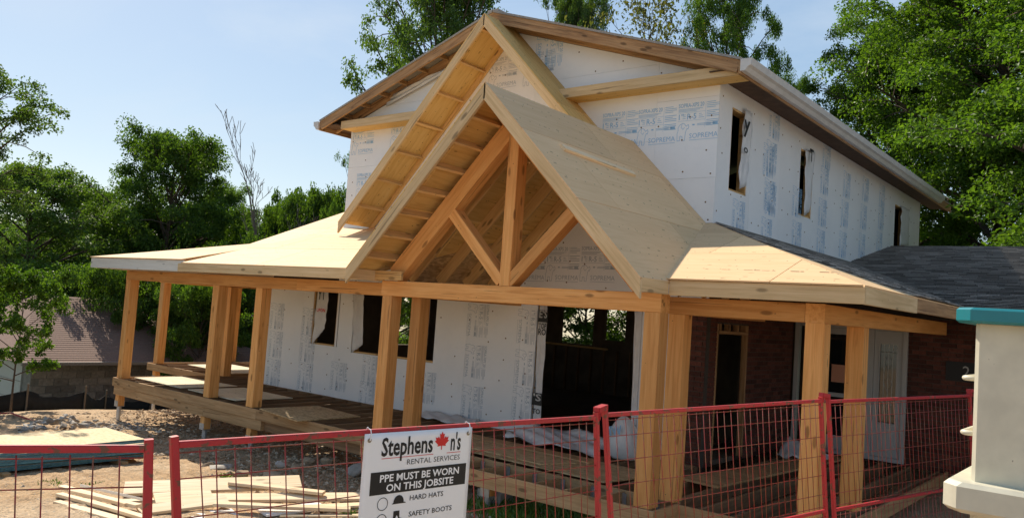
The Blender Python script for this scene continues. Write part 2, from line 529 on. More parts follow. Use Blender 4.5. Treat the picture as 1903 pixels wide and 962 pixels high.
M['redwire'] = chipped_paint('rusty_red_wire', (0.30, 0.028, 0.026), (0.20, 0.075, 0.04), 30, 0.50, 0.55)
M['cream'] = chipped_paint('cream_steel', (0.66, 0.62, 0.49), (0.10, 0.07, 0.05), 34, 0.675, 0.42)
M['teal'] = chipped_paint('teal_steel', (0.012, 0.22, 0.26), (0.06, 0.035, 0.02), 16, 0.61, 0.35)
M['vinyl'] = plain('white_vinyl_sign', (0.86, 0.86, 0.87), 0.32, 0, 3, 0.04)
M['grommet'] = plain('brass_grommet', (0.30, 0.26, 0.20), 0.35, metal=0.9)
M['tie'] = plain('white_cable_tie', (0.8, 0.8, 0.8), 0.4)
M['silt'] = plain('black_silt_fabric', (0.014, 0.015, 0.016), 0.8, 0, 8, 0.4)
M['stake'] = plain('grey_stake', (0.16, 0.13, 0.10), 0.9)
M['bark'] = plain('tree_bark', (0.085, 0.062, 0.045), 0.95, 0.15, 9, 0.4, bmp=0.6)
M['deadbark'] = plain('dead_bark', (0.20, 0.165, 0.14), 0.95, 0.1, 9, 0.3)
M['rock'] = plain('tan_stone', (0.36, 0.265, 0.175), 0.95, 0.22, 6, 0.35, bmp=0.6)
M['rubble'] = plain('grey_rubble', (0.37, 0.335, 0.295), 0.95, 0.25, 7, 0.35, bmp=0.6)
M['concrete'] = plain('concrete', (0.36, 0.33, 0.30), 0.95, 0.1, 8, 0.25, bmp=0.3)
M['strip'] = plain('aluminium_strip', (0.62, 0.65, 0.70), 0.35, metal=0.6)
M['leafA'] = leafmat('maple_leaf', (0.050, 0.115, 0.014), (0.115, 0.205, 0.030), 0.5)
M['leafB'] = leafmat('ash_leaf', (0.065, 0.125, 0.030), (0.105, 0.175, 0.042), 0.5)
M['leafC'] = leafmat('dark_leaf', (0.035, 0.085, 0.015), (0.115, 0.20, 0.032), 0.5)
M['leafD'] = leafmat('thin_leaf', (0.09, 0.12, 0.035), (0.17, 0.17, 0.06), 0.4)
M['grassblade'] = leafmat('grass_blade', (0.06, 0.13, 0.02), (0.12, 0.20, 0.04), 0.35)

def dirt():
    m, nt, b = new_mat('bare_dirt')
    v = coords(nt, src='Object', rand=False)
    a = noise(nt, v, 0.35, 6, 0.6); bb = noise(nt, v, 3.2, 6, 0.65); cc = noise(nt, v, 26, 4, 0.7)
    c = ramp(nt, [(0.25, (0.36, 0.225, 0.125)), (0.5, (0.55, 0.37, 0.215)), (0.75, (0.66, 0.48, 0.31))], bb)
    c = mix(nt, c, (0.66, 0.52, 0.37), math_(nt, 'MULTIPLY', ramp(nt, [(0.45, (0,0,0)), (0.65, (1,1,1))], a), 0.6))
    c = mix(nt, c, (0.14, 0.09, 0.055), math_(nt, 'MULTIPLY', ramp(nt, [(0.45, (0,0,0)), (0.7, (1,1,1))], cc), 0.5))
    md = noise(nt, v, 1.1, 5, 0.7)
    c = mix(nt, c, (0.20, 0.125, 0.072), math_(nt, 'MULTIPLY', ramp(nt, [(0.52, (0,0,0)), (0.66, (1,1,1))], md), 0.4))
    st = voro(nt, v, 24); stc = voro(nt, v, 24, 'Color')
    sp = nt.nodes.new('ShaderNodeSeparateColor'); nt.links.new(stc, sp.inputs[0])
    pick = math_(nt, 'MULTIPLY', math_(nt, 'LESS_THAN', st, 0.32), math_(nt, 'GREATER_THAN', sp.outputs[0], 0.62))
    c = mix(nt, c, (0.36, 0.31, 0.25), math_(nt, 'MULTIPLY', pick, 0.8))
    # far ground beyond the site is grassy
    sx = nt.nodes.new('ShaderNodeSeparateXYZ'); nt.links.new(v, sx.inputs[0])
    far = math_(nt, 'ADD', sx.outputs[1], math_(nt, 'MULTIPLY', a, 6))
    left = math_(nt, 'MULTIPLY', math_(nt, 'ADD', sx.outputs[0], math_(nt, 'MULTIPLY', a, 4)), -1)
    green = math_(nt, 'MAXIMUM', math_(nt, 'GREATER_THAN', far, 26), math_(nt, 'GREATER_THAN', left, 19.5))
    c = mix(nt, c, (0.055, 0.085, 0.025), math_(nt, 'MULTIPLY', green, 0.9))
    nt.links.new(c, b.inputs['Base Color']); b.inputs['Roughness'].default_value = 0.95; b.inputs['Specular IOR Level'].default_value = 0.15
    h = math_(nt, 'ADD', math_(nt, 'MULTIPLY', cc, 0.5), math_(nt, 'ADD', bb, math_(nt, 'MULTIPLY', pick, 0.5)))
    bump(nt, b, h, 1.0, 0.07)
    return m
M['dirt'] = dirt()

# ------------------------------------------------------------------ lettering
_font_cache = {}
def text_geo(s, size=1.0, sx=1.0, bold=0.0, shear=0.0, space=1.0):
    key = (s, size, sx, bold, shear, space)
    if key in _font_cache: return _font_cache[key]
    cu = bpy.data.curves.new('t', 'FONT'); cu.body = s; cu.size = 1.0; cu.offset = bold; cu.shear = shear
    cu.resolution_u = 2; cu.space_character = space
    o = bpy.data.objects.new('t', cu); col.objects.link(o)
    dg = bpy.context.evaluated_depsgraph_get()
    me = bpy.data.meshes.new_from_object(o.evaluated_get(dg))
    vs = [(v.co.x*size*sx, v.co.y*size) for v in me.vertices]
    fs = [tuple(p.vertices) for p in me.polygons]
    bpy.data.objects.remove(o); bpy.data.curves.remove(cu); bpy.data.meshes.remove(me)
    _font_cache[key] = (vs, fs)
    return vs, fs

class Flat:
    """flat print in local x, y"""
    def __init__(s): s.v = []; s.f = []
    def add(s, vs, fs, z=0.0):
        b = len(s.v); s.v += [(x, y, z) for x, y in vs]; s.f += [tuple(i + b for i in f) for f in fs]
    def rect(s, x0, y0, x1, y1, z=0.0): s.add(rect(x0, y0, x1, y1), [(0, 1, 2, 3)], z)
    def poly(s, pts, z=0.0): s.add(pts, [tuple(range(len(pts)))], z)
    def text(s, t, x, y, h, width=None, bold=0.0, z=0.0, align='l', space=1.0):
        """cap height h; width squeezes the line to a given length"""
        vs, fs = text_geo(t, 1.0, 1.0, bold, 0.0, space)
        x0 = min(v[0] for v in vs); x1 = max(v[0] for v in vs)
        k = h / 0.69; kx = k if width is None else width / (x1 - x0)
        off = -x0*kx if align == 'l' else -(x0 + x1)/2*kx
        s.add([(x + off + v[0]*kx, y + v[1]*k) for v in vs], fs, z)
    def stroke(s, pts, w, z=0.0):
        for a, b in zip(pts[:-1], pts[1:]):
            dx, dy = b[0]-a[0], b[1]-a[1]; L = math.hypot(dx, dy) or 1; nx, ny = -dy/L*w/2, dx/L*w/2
            ex, ey = dx/L*w*.4, dy/L*w*.4
            s.add([(a[0]-ex-nx, a[1]-ey-ny), (b[0]+ex-nx, b[1]+ey-ny), (b[0]+ex+nx, b[1]+ey+ny), (a[0]-ex+nx, a[1]-ey+ny)], [(0, 1, 2, 3)], z)
            z += 0.00002
    def ring(s, cx, cy, r, w, n=28, z=0.0):
        vs = []; fs = []
        for i in range(n):
            t = 2*math.pi*i/n; vs += [(cx + r*math.cos(t), cy + r*math.sin(t)), (cx + (r-w)*math.cos(t), cy + (r-w)*math.sin(t))]
        for i in range(n): j = (i+1) % n; fs.append((2*i, 2*j, 2*j+1, 2*i+1))
        s.add(vs, fs, z)
    def mesh(s, name, mat): return mesh_from(name, s.v, s.f, mat)

# ------------------------------------------------------------------ ground
def build_ground():
    def axis(a, b, fine0, fine1, df, dc):
        out = []; x = a
        while x < b:
            out.append(x)
            if fine0 <= x < fine1: x += df
            else:
                d = min(abs(x - fine0), abs(x - fine1)); x += max(df, min(dc, df + d * 0.25))
        out.append(b); return np.array(out)
    xs = axis(-420, 420, -19, -2, 0.09, 40); ys = axis(-120, 500, 1, 10, 0.09, 40)
    X, Y = np.meshgrid(xs, ys, indexing='ij')
    Z = np.vectorize(ground_z)(X, Y).astype(float)
    r = np.random.default_rng(5)
    for _ in range(46):
        kx, ky = r.normal(0, 1, 2) * r.choice([0.5, 1.3, 3.0, 6.5]); ph = r.uniform(0, 6.28)
        s = math.hypot(kx, ky) + 0.4
        Z += np.sin(X*kx + Y*ky + ph) * 0.016 / s
    fine = (X > -19.5) & (X < -1.5) & (Y > 0.5) & (Y < 10.5)
    Z += fine * (r.normal(0, 0.012, Z.shape) + (r.random(Z.shape) > .985)*r.uniform(.01, .05, Z.shape))
    V = np.stack([X, Y, Z], -1).reshape(-1, 3)
    nx, ny = len(xs), len(ys)
    i = np.arange(nx - 1)[:, None]*ny + np.arange(ny - 1)[None, :]
    Q = np.stack([i, i + ny, i + ny + 1, i + 1], -1).reshape(-1, 4)
    o = obj('ground', fast_mesh('ground', V, Q, M['dirt'], True))
    tag(o, 'bare brown dirt of the building site', None, None, 'structure')
build_ground()

# ------------------------------------------------------------------ house
zz = lambda r: r * K + CAM_H
XL, XR, YW, YB = -17.38*K, -6.7*K, 14.1*K, 30*K
XLL = -20.4*K
house = thing('house', (XL + 4, YW + 4, -0.25), 'two-storey house under renovation, walls wrapped in white printed foam board', 'house')

def rect_minus(r, holes):
    xs = sorted({r[0], r[2], *[min(max(h[i], r[0]), r[2]) for h in holes for i in (0, 2)]})
    ys = sorted({r[1], r[3], *[min(max(h[i], r[1]), r[3]) for h in holes for i in (1, 3)]})
    out = []
    for a, b in zip(xs[:-1], xs[1:]):
        col_ = []
        for c, d in zip(ys[:-1], ys[1:]):
            mx, my = (a+b)/2, (c+d)/2
            if b - a < 1e-6 or d - c < 1e-6: continue
            if any(h[0] < mx < h[2] and h[1] < my < h[3] for h in holes): continue
            if col_ and abs(col_[-1][3] - c) < 1e-9: col_[-1] = (a, col_[-1][1], b, d)
            else: col_.append((a, c, b, d))
        out += col_
    return out

PANELS = []   # (plane, u0, v0, u1, v1, object)
def foam_wall(plane, base, region, holes, su, sv, outline=None, u_off=0.0, v_off=0.0, stag=False):
    """plane 'y' (front wall, u = x) or 'x' (side wall, u = y); v = z"""
    U, V = (Vector((1,0,0)), Vector((0,0,1))) if plane == 'y' else (Vector((0,1,0)), Vector((0,0,1)))
    Nn = U.cross(V)
    u = region[0] + u_off; j = 0
    while u < region[2]:
        v = region[1] + v_off - (sv/2 if stag and j % 2 else 0)
        while v < region[3]:
            r = (max(u, region[0]) + .0015, max(v, region[1]) + .0015, min(u + su, region[2]) - .0015, min(v + sv, region[3]) - .0015)
            if r[2] - r[0] > 0.02 and r[3] - r[1] > 0.02:
                polys = []
                for q in rect_minus(r, holes):
                    p = rect(*q)
                    if outline: p = clip_poly(p, outline)
                    if len(p) >= 3 and area(p) > 0.003: polys.append(p)
                groups = []
                for p in polys:
                    bx = (min(q[0] for q in p), min(q[1] for q in p), max(q[0] for q in p), max(q[1] for q in p))
                    touch = [g for g in groups if any(bx[0] <= c[2] + 1e-6 and c[0] <= bx[2] + 1e-6 and bx[1] <= c[3] + 1e-6 and c[1] <= bx[3] + 1e-6 for _, c in g)]
                    ng = [(p, bx)]
                    for g in touch: ng += g; groups.remove(g)
                    groups.append(ng)
                for grp in groups:
                    polys = [p for p, _ in grp]
                    cx, cy = (r[0]+r[2])/2, (r[1]+r[3])/2
                    mb = MB()
                    for p in polys: mb.prism([(a-cx, b-cy) for a, b in p], (0,0,0), (1,0,0), (0,1,0), 0.0, 0.025)
                    O = U*cx + V*cy + (Vector((0, base, 0)) if plane == 'y' else Vector((base, 0, 0)))
                    o = mb.build('foam_panel', M['foam'], house, mat4(U, V, Nn, O + Nn*random.uniform(0, .002)))
                    PANELS.append((plane, *r, o))
                    sc = MB(); step = 0.40
                    a = r[0] + 0.10
                    while a < r[2] - 0.03:
                        b = r[1] + 0.12
                        while b < r[3] - 0.03:
                            pu, pv = a + random.uniform(-.09, .09), b + random.uniform(-.12, .12)
                            ok = any(min(q[0] for q in p) + .03 < pu < max(q[0] for q in p) - .03 and min(q[1] for q in p) + .03 < pv < max(q[1] for q in p) - .03 and len(clip_poly([(pu-.01,pv-.01),(pu+.01,pv-.01),(pu+.01,pv+.01)], p)) >= 3 for p in polys)
                            if ok and random.random() < 0.75:
                                sc.disc((pu - cx, pv - cy, 0.024), (0, 0, 1), 0.0135, 0.004, 7)
                            b += step
                        a += step
                    if sc.v:
                        s = sc.build('screw_heads', M['screw'], o, WM[o.name]); tag(s, None, None, None, 'stuff')
            v += sv
        u += su; j += 1

def core_wall(plane, base, region, holes, thick, mat, name='wall', outline=None):
    mb = MB()
    U, V = (Vector((1,0,0)), Vector((0,0,1))) if plane == 'y' else (Vector((0,1,0)), Vector((0,0,1)))
    O = Vector((0, base, 0)) if plane == 'y' else Vector((base, 0, 0))
    for q in rect_minus(region, holes):
        p = rect(*q)
        if outline: p = clip_poly(p, outline)
        if len(p) >= 3: mb.prism(p, O, U, V, -thick, -0.001)
    return mb.build(name, mat, house)

# front wall, both storeys
Z_LOW, Z_MID = zz(-2.63), zz(0.42)
win1 = (-18.39*K, zz(-1.28), -17.35*K, zz(0.32)); win2 = (-16.62*K, zz(-1.37), -13.62*K, zz(0.32))
bigop = (-10.6*K, zz(-2.75), -8.12*K, zz(0.22))
foam_wall('y', YW, (XLL, Z_LOW, -17.28*K, Z_MID), [win1], 1.22, 3.0, u_off=0)
foam_wall('y', YW - .03, (-17.28*K, zz(-2.88), -7.02*K, Z_MID), [win2, bigop, (win1[0], win1[1], -17.2*K, win1[3])], 1.22, 3.2)
pent = [(XL, Z_MID), (XR + .025, Z_MID), (XR + .025, zz(4.72)), (-12.04*K, zz(6.46)), (XL, zz(4.72))]
foam_wall('y', YW, (XL, Z_MID, XR + .025, zz(6.6)), [], 2.44, 1.22, outline=pent, stag=True)
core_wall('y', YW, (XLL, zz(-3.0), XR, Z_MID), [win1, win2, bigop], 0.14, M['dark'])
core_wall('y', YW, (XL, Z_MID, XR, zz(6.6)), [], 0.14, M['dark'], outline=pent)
# low part left of the upper storey
core_wall('y', YW, (XLL, Z_MID, XL, zz(1.30)), [], 0.14, M['dark'])

# right side wall, upper storey
sidewins = [(14.66*K, zz(2.62), 15.50*K, zz(4.25)), (18.47*K, zz(2.66), 19.32*K, zz(4.20)), (26.8*K, zz(2.80), 28.1*K, zz(4.13))]
foam_wall('x', XR, (YW, zz(1.5), YB, zz(4.66)), sidewins, 1.22, 2.6)
core_wall('x', XR, (YW + .14, zz(0.42), YB, zz(4.75)), sidewins, 0.14, M['dark'])
for a, b, c, d in sidewins:
    mb = MB(); X0 = XR - .13; t = .03
    mb.box((X0, a, b), (XR + .015, a + t, d)); mb.box((X0, c - t, b), (XR + .015, c, d))
    mb.box((X0, a, b), (XR + .015, c, b + t)); mb.box((X0, a, d - t), (XR + .015, c, d))
    mb.build('window_frame', M['framing'], house)
for a, b, c, d in (win1, win2):
    mb = MB(); t = .03
    mb.box((a, YW - .01, b), (a + t, YW + .13, d)); mb.box((c - t, YW - .01, b), (c, YW + .13, d))
    mb.box((a, YW - .01, b), (c, YW + .13, b + t)); mb.box((a, YW - .01, d - t), (c, YW + .13, d))
    mb.build('window_frame', M['framing'], house)
board('window_mullion', ((win2[0]+win2[2])/2 - .28, YW + .06, win2[1]), ((win2[0]+win2[2])/2 - .28, YW + .06, win2[3]), .10, .12, M['oldwood'], house, up=(0, 1, 0))
for xx in (bigop[0] - .02, bigop[2] + .02):
    board('jamb', (xx, YW + .05, zz(-2.6)), (xx, YW + .05, zz(.2)), .04, .14, M['framing'], house, up=(0, 1, 0))

# rest of the shell: rooms behind the openings
def shell_box(name, a, b, mat=None):
    mb = MB(); mb.box(a, b); return mb.build(name, mat or M['interior'], house)
YBL = 24*K
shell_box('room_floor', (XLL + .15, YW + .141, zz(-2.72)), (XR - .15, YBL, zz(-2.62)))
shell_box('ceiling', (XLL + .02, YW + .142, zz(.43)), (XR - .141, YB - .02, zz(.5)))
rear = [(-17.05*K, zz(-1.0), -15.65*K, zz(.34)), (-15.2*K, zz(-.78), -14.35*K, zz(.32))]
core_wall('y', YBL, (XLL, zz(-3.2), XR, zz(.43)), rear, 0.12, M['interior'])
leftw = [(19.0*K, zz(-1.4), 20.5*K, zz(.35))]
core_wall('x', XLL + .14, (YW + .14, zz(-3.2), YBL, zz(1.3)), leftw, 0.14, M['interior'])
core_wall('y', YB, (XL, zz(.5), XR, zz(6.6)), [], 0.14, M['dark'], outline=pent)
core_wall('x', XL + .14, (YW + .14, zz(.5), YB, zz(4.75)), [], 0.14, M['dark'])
# stacked lumber and studs inside
board('sill_board', (-17.6*K, YBL - .16, zz(-1.05)), (-14.9*K, YBL - .16, zz(-1.08)), .1, .05, M['framing'], house)
for xx in np.arange(-17.6, -7.2, .52):
    board('stud', (xx*K, YBL - .17, zz(-2.6)), (xx*K, YBL - .17, zz(-1.12)), .04, .09, M['joist'], house, up=(0, 1, 0))

# main roof
ZR, ZE = zz(6.76), zz(4.80)
XC, XE, XEL = -12.04*K, -6.02*K, -18.05*K
YF, YRB = 13.5*K, 31.6*K
SL = (ZR - ZE) / (XE - XC)
for s, xe in ((1, XE), (-1, XEL)):
    top = [(XC, YF - .02, ZR), (xe, YF - .02, ZE), (xe, YRB, ZE), (XC, YRB, ZR)]
    n = Vector((s*SL, 0, 1)).normalized()
    mb = MB(); mb.add([Vector(p) for p in top] + [Vector(p) - n*.035 for p in top],
                      [(0,1,2,3) if s > 0 else (3,2,1,0), (7,6,5,4) if s > 0 else (4,5,6,7), (0,4,5,1), (1,5,6,2), (2,6,7,3), (3,7,4,0)])
    mb.build('roof_slope', M['shingle'], house)
    for yy in (YF + .019, YRB - .03):
        p0 = Vector((XC + s*.0, yy, ZR)) - n*.125; p1 = Vector((xe, yy, ZE)) - n*.125
        board('rake_board', p0, p1, .038, .18, M['oldwood'], house, up=n)
    # second rafter and soffit behind the rake
    for k in range(7):
        yy = YF + .25 + k*0.0
    board('rafter', Vector((XC, YF + .42, ZR)) - n*.13, Vector((xe, YF + .42, ZE)) - n*.13, .038, .17, M['oldwood'], house, up=n)
    for t in np.arange(.08, .99, .115):
        c = Vector((XC + (xe - XC)*t, YF + .22, ZR + (ZE - ZR)*t)) - n*.09
        board('lookout', c - Vector((0, .18, 0)), c + Vector((0, .18, 0)), .038, .09, M['oldwood'], house, up=n)
    # eave fascia, soffit, gutter
    xf = xe - s*.02
    board('eave_fascia', (xf, YF, ZE - .13), (xf, YRB, ZE - .13), .036, .19, M['oldwood'], house)
    wallx = XR + .03 if s > 0 else XL
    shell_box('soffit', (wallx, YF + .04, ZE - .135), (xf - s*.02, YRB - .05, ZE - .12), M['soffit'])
    prof = [(a*1.45, b*1.45) for a, b in [(0, 0), (.05, -.0), (.075, .035), (.105, .05), (.115, .115), (.100, .115), (.09, .06), (.06, .045), (.04, .012), (.012, .012), (.012, .11), (0, .11)]]
    pts = [(xe + s*p[0] + s*.001, ZE - .20 + p[1]) for p in prof]
    if s < 0: pts = [(a, b) for a, b in reversed(pts)]
    mb = MB(); y0, y1 = YF - .03, YRB - (1.6 if s > 0 else .1)
    nP = len(pts)
    mb.add([(a, y0, b) for a, b in pts] + [(a, y1, b) for a, b in pts], [(i, (i+1) % nP, nP + (i+1) % nP, nP + i) for i in range(nP)] + [(0, 11, 10, 9), (0, 9, 8, 1), (1, 8, 7, 2), (2, 7, 6, 3), (3, 6, 5, 4)])
    mb.add([(xe + s*a*1.45 + s*.001, y0 - .002, ZE - .20 + b*1.45) for a, b in [(0,0),(.05,0),(.075,.035),(.105,.05),(.115,.115),(0,.115)]], [(0,1,2,3,4,5)])
    mb.build('gutter', M['gutter'], house)
shell_box('ridge_cap', (XC - .12, YF - .01, ZR - .035), (XC + .12, YRB - .02, ZR + .012), M['shingle'])

# level trim boards across the gable and torn wrap under the rake
def trim(u0, v0, u1, v1, name='trim_board'):
    Y = 13.62*K
    a, b = on_y(u0, v0, Y), on_y(u1, v1, Y); z = (a.z + b.z)/2
    board(name, (a.x, Y, z), (b.x, Y, z), .038, .16, M['spruce'], house)
    shell_box('trim_ledge', (a.x, Y + .02, z + .06), (b.x, YW - .026, z + .078), M['ply'])
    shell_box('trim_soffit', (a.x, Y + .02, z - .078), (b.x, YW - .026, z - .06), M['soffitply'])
trim(1040, 178, 1374, 126)
trim(635, 234, 800, 209)
def cloth(name, P, nu, nv, mat, parent, amp=.03, seed=0):
    """wrinkled sheet over the bilinear patch P = [p00, p10, p11, p01]"""
    r = random.Random(seed); P = [Vector(p) for p in P]
    n = (P[1]-P[0]).cross(P[3]-P[0]).normalized()
    fr = [(r.uniform(2, 9), r.uniform(2, 9), r.uniform(0, 6.3)) for _ in range(5)]
    vs = []
    for j in range(nv + 1):
        for i in range(nu + 1):
            u, v = i/nu, j/nv
            p = P[0]*(1-u)*(1-v) + P[1]*u*(1-v) + P[2]*u*v + P[3]*(1-u)*v
            d = sum(math.sin(a*u*3 + b*v*3 + c) for a, b, c in fr)/5*amp
            vs.append(p + n*d)
    k = nu + 1
    fs = [(j*k+i, j*k+i+1, (j+1)*k+i+1, (j+1)*k+i) for j in range(nv) for i in range(nu)]
    me = mesh_from(name, vs, fs, mat, True)
    o = obj(name, me, parent)
    sm = o.modifiers.new('thick', 'SOLIDIFY'); sm.thickness = .002
    return o
Yt = YW - .10
cloth('torn_wrap', [on_y(716, 198, Yt), on_y(735, 172, Yt), on_y(842, 120, Yt), on_y(838, 130, Yt)], 14, 5, M['wrap'], house, .05, 3)

# upper gable with its own barge boards
def gable_side(parent, cx, y0, y1, zap, sl, xend, mats, lookout_step, lk_y1, barge=(.038, .14), lk=(.038, .09), sheet_y1=None, lk_from=0.25, lk_to=None):
    s = 1 if xend > cx else -1
    n = Vector((s*sl, 0, 1)).normalized(); d = Vector((s, 0, -sl)).normalized()
    L = abs(xend - cx) * math.sqrt(1 + sl*sl)
    a = Vector((cx, y0, zap)); e = a + d*L
    th = .016
    p0, p1 = a - n*(th + barge[1]/2), e - n*(th + barge[1]/2)
    off = Vector((0, barge[0]/2, 0))
    # barge board with plumb cut ends
    h = barge[1]; mb = MB()
    A = a - n*th; B = e - n*th
    vz = Vector((0, 0, -h * math.sqrt(1 + sl*sl)))
    q = [A, B, B + vz, A + vz]
    mid = (A + B)/2 + vz/2; up = n
    x_, y_, z_ = frame(d, n)
    Mx = mat4(x_, y_, z_, mid); inv = Mx.inverted()
    vs = [inv @ p for p in q] + [inv @ (p + Vector((0, barge[0], 0))) for p in q]
    fs = [(0,1,2,3), (7,6,5,4), (0,4,5,1), (1,5,6,2), (2,6,7,3), (3,7,4,0)]
    if s > 0: fs = [tuple(reversed(f)) for f in fs]
    me = mesh_from('barge_board', vs, fs, mats[0])
    obj('barge_board', me, parent, Mx)
    t = lk_from
    lk_to = lk_to if lk_to is not None else L - .1
    while t < lk_to:
        c = a + d*t - n*(th + lk[1]/2)
        board('lookout', Vector((c.x, y0 + barge[0], c.z)), Vector((c.x, lk_y1, c.z)), lk[0], lk[1], mats[1], parent, up=n)
        t += lookout_step
    return a, e, d, n, L

UG = (-11.85*K, 13.0*K, zz(6.5))
aL = gable_side(house, UG[0], UG[1], YW, UG[2], 1.03, -16.3*K, (M['spruce'], M['framing']), .70, YW - .055)
aR = gable_side(house, UG[0], UG[1], YW, UG[2], 1.03, -8.95*K, (M['spruce'], M['framing']), .70, YW - .055)
for a, e, d, n, L in (aL, aR):
    sheets('roof_sheet', [a, e, e + Vector((0, YW - .027 - e.y, 0)), a + Vector((0, YW - .027 - a.y, 0))], 2.44, 1.22, .016, M['soffitply'], house, U=d, stag=False)
    board('wall_rafter', a - n*.07 + Vector((0, YW - .048 - a.y, 0)), e - n*.07 + Vector((0, YW - .048 - a.y, 0)), .038, .10, M['framing'], house, up=n)

# printed stamps on the foam
def stamp_flat():
    f = Flat()
    f.text('SOPRA-XPS 20', -.34, .235, .062, .42, .012)
    for k in range(3): f.rect(-.34, .205 - k*.017, .06 - k*.05, .212 - k*.017)
    for k in range(14):
        y = .29 - k*.027
        if k in (4, 9): continue
        f.rect(.125, y - .007, .125 + (.20 if k % 3 else .14), y + .002)
    f.rect(.105, -.09, .109, .30)
    f.rect(-.34, .152, .10, .156); f.rect(-.34, .028, .10, .032)
    f.text('1"', -.33, .05, .085, None, .01); f.text('R-5', -.19, .05, .085, .15, .012)
    for k in range(3): f.rect(-.265, .06 + k*.028, -.215, .068 + k*.028)
    for k in range(3): f.rect(.0, .06 + k*.028, .085 - .02*k, .068 + k*.028)
    f.rect(-.02, -.035, .20, -.027); f.rect(-.02, -.055, .20, -.047); f.rect(.23, -.06, .31, -.02); f.rect(-.10, -.05, -.06, -.03)
    ele = [(-.31, -.03), (-.335, -.07), (-.33, -.11), (-.345, -.16), (-.34, -.27), (-.30, -.27), (-.295, -.20), (-.26, -.205), (-.255, -.27), (-.215, -.27), (-.21, -.19), (-.20, -.13), (-.185, -.09), (-.165, -.10), (-.155, -.06), (-.165, -.03), (-.20, -.055), (-.225, -.02), (-.26, -.005), (-.31, -.03)]
    f.stroke(ele, .007); f.stroke([(-.27, -.02), (-.28, -.07), (-.25, -.10), (-.225, -.07)], .006)
    f.text('SOPREMA', -.14, -.245, .075, .46, -.004)
    f.rect(-.14, -.275, .32, -.269)
    return f
STAMP = {k: stamp_flat().mesh('print', M[k]) for k in ('print', 'printshaded')}
def stamp(plane, u, v, rot=0, ink='print', scale=1.0):
    base = YW if plane == 'y' else XR
    p = on_y(u, v, base - .03) if plane == 'y' else on_x(u, v, base + .03)
    cu, cv = (p.x, p.z) if plane == 'y' else (p.y, p.z)
    par, lift = house, .03
    for pl, u0, v0, u1, v1, o in PANELS:
        if pl == plane and u0 - .02 <= cu <= u1 + .02 and v0 - .02 <= cv <= v1 + .02:
            par = o; lift = .0275; Mo = WM[o.name]
            break
    Uv, Vv = (Vector((1,0,0)), Vector((0,0,1))) if plane == 'y' else (Vector((0,1,0)), Vector((0,0,1)))
    Nn = Uv.cross(Vv)
    if par is not house:
        p = Vector(p); off = Nn.dot(Mo.translation) + lift - Nn.dot(p); p = p + Nn*off
    if rot: Uv, Vv = -Vv, Uv
    S = Matrix.Diagonal((scale, scale, 1, 1))
    obj('print', STAMP[ink], par, mat4(Uv, Vv, Nn, p) @ S)
for u, v in ((1152, 242), (1221, 236), (1298, 226), (682, 348), (748, 250), (675, 262)): stamp('y', u, v)
for u, v in ((935, 136), (1002, 128), (985, 492), (1046, 492), (1112, 492), (925, 490)): stamp('y', u, v, 0, 'printshaded')
stamp('y', 1020, 92, 1)
for u, v in ((514, 588), (511, 640), (507, 692), (574, 598), (570, 648), (566, 700), (690, 690), (684, 738), (889, 596), (884, 672), (878, 748), (984, 608), (979, 684), (974, 752), (792, 720), (630, 700)):
    stamp('y', u, v, 1, 'printshaded', .88)
for a, b in ((100, 330), (84, 490), (75, 670), (60, 850), (205, 700), (203, 860), (345, 480), (335, 600), (325, 750), (316, 895), (440, 620), (430, 755), (420, 900), (528, 640), (518, 770), (510, 905), (605, 670), (600, 775), (592, 895)):
    stamp('x', 1400 + a/2.531, 100 + b/2.531, 1, 'print', .80)
for u, v in ((1372, 405), (1432, 372), (1428, 300)): stamp('x', u, v, 1, 'print', .80)

# house wrap hanging in the openings
def lettering(parent, txt, c, U, V, h, width=None, mat='black', bold=.02):
    f = Flat(); f.text(txt, 0, 0, h, width, bold, 0, 'c')
    U, V = Vector(U).normalized(), Vector(V).normalized()
    return obj('lettering', f.mesh('lettering', M[mat]), parent, mat4(U, V, U.cross(V), c))
def flap(P, seed, amp=.03):
    return cloth('house_wrap', P, 10, 14, M['wrap'], house, amp, seed)
Yf = YW - .07
w = flap([on_y(592, 536, Yf), on_y(612, 536, Yf), on_y(604, 610, Yf), on_y(579, 640, Yf)], 1)
lettering(w, 'YT', on_y(597, 556, Yf - .05), (1, 0, 0), (0, 0, 1), .20, .26)
lettering(w, 'UPON', on_y(596, 579, Yf - .05), (1, 0, 0), (0, 0, 1), .07, .28, 'redink')
w = flap([on_y(657, 545, Yf), on_y(676, 545, Yf), on_y(674, 640, Yf), on_y(654, 655, Yf)], 2)
w = flap([on_y(1003, 566, Yf), on_y(1018, 566, Yf), on_y(1004, 790, Yf), on_y(990, 790, Yf)], 4, .03)
for (t, v, h, inv) in (("E'S", 590, .12, 1), ('TOP', 610, .085, 0), ('RO', 622, .10, 0), ("'S", 744, .11, 1), ('TO', 768, .08, 0)):
    u = 1010 - (v - 580)*.075
    if inv:
        c = on_y(u, v - 3, Yf - .052); fb = Flat(); fb.rect(-.10, -.10, .10, .10)
        obj('print_block', fb.mesh('print_block', M['black']), w, mat4((1,0,0), (0,0,1), (0,-1,0), c))
    lettering(w, t, on_y(u, v, Yf - .056), (1, 0, 0), (0, 0, 1), h, .16, 'whitepaint' if inv else 'black')
w = flap([on_y(1180, 572, Yf), on_y(1194, 574, Yf), on_y(1178, 862, Yf), on_y(1170, 860, Yf)], 5, .02)
Xf = XR + .07
w = flap([on_x(1384, 200, Xf), on_x(1399, 212, Xf), on_x(1388, 345, Xf), on_x(1372, 352, Xf)], 6)
lettering(w, 'y', on_x(1388, 245, Xf + .05), (0, 1, 0), (0, 0, 1), .26, .24)
lettering(w, 'o', on_x(1386, 284, Xf + .05), (0, 1, 0), (0, 0, 1), .12, .16)
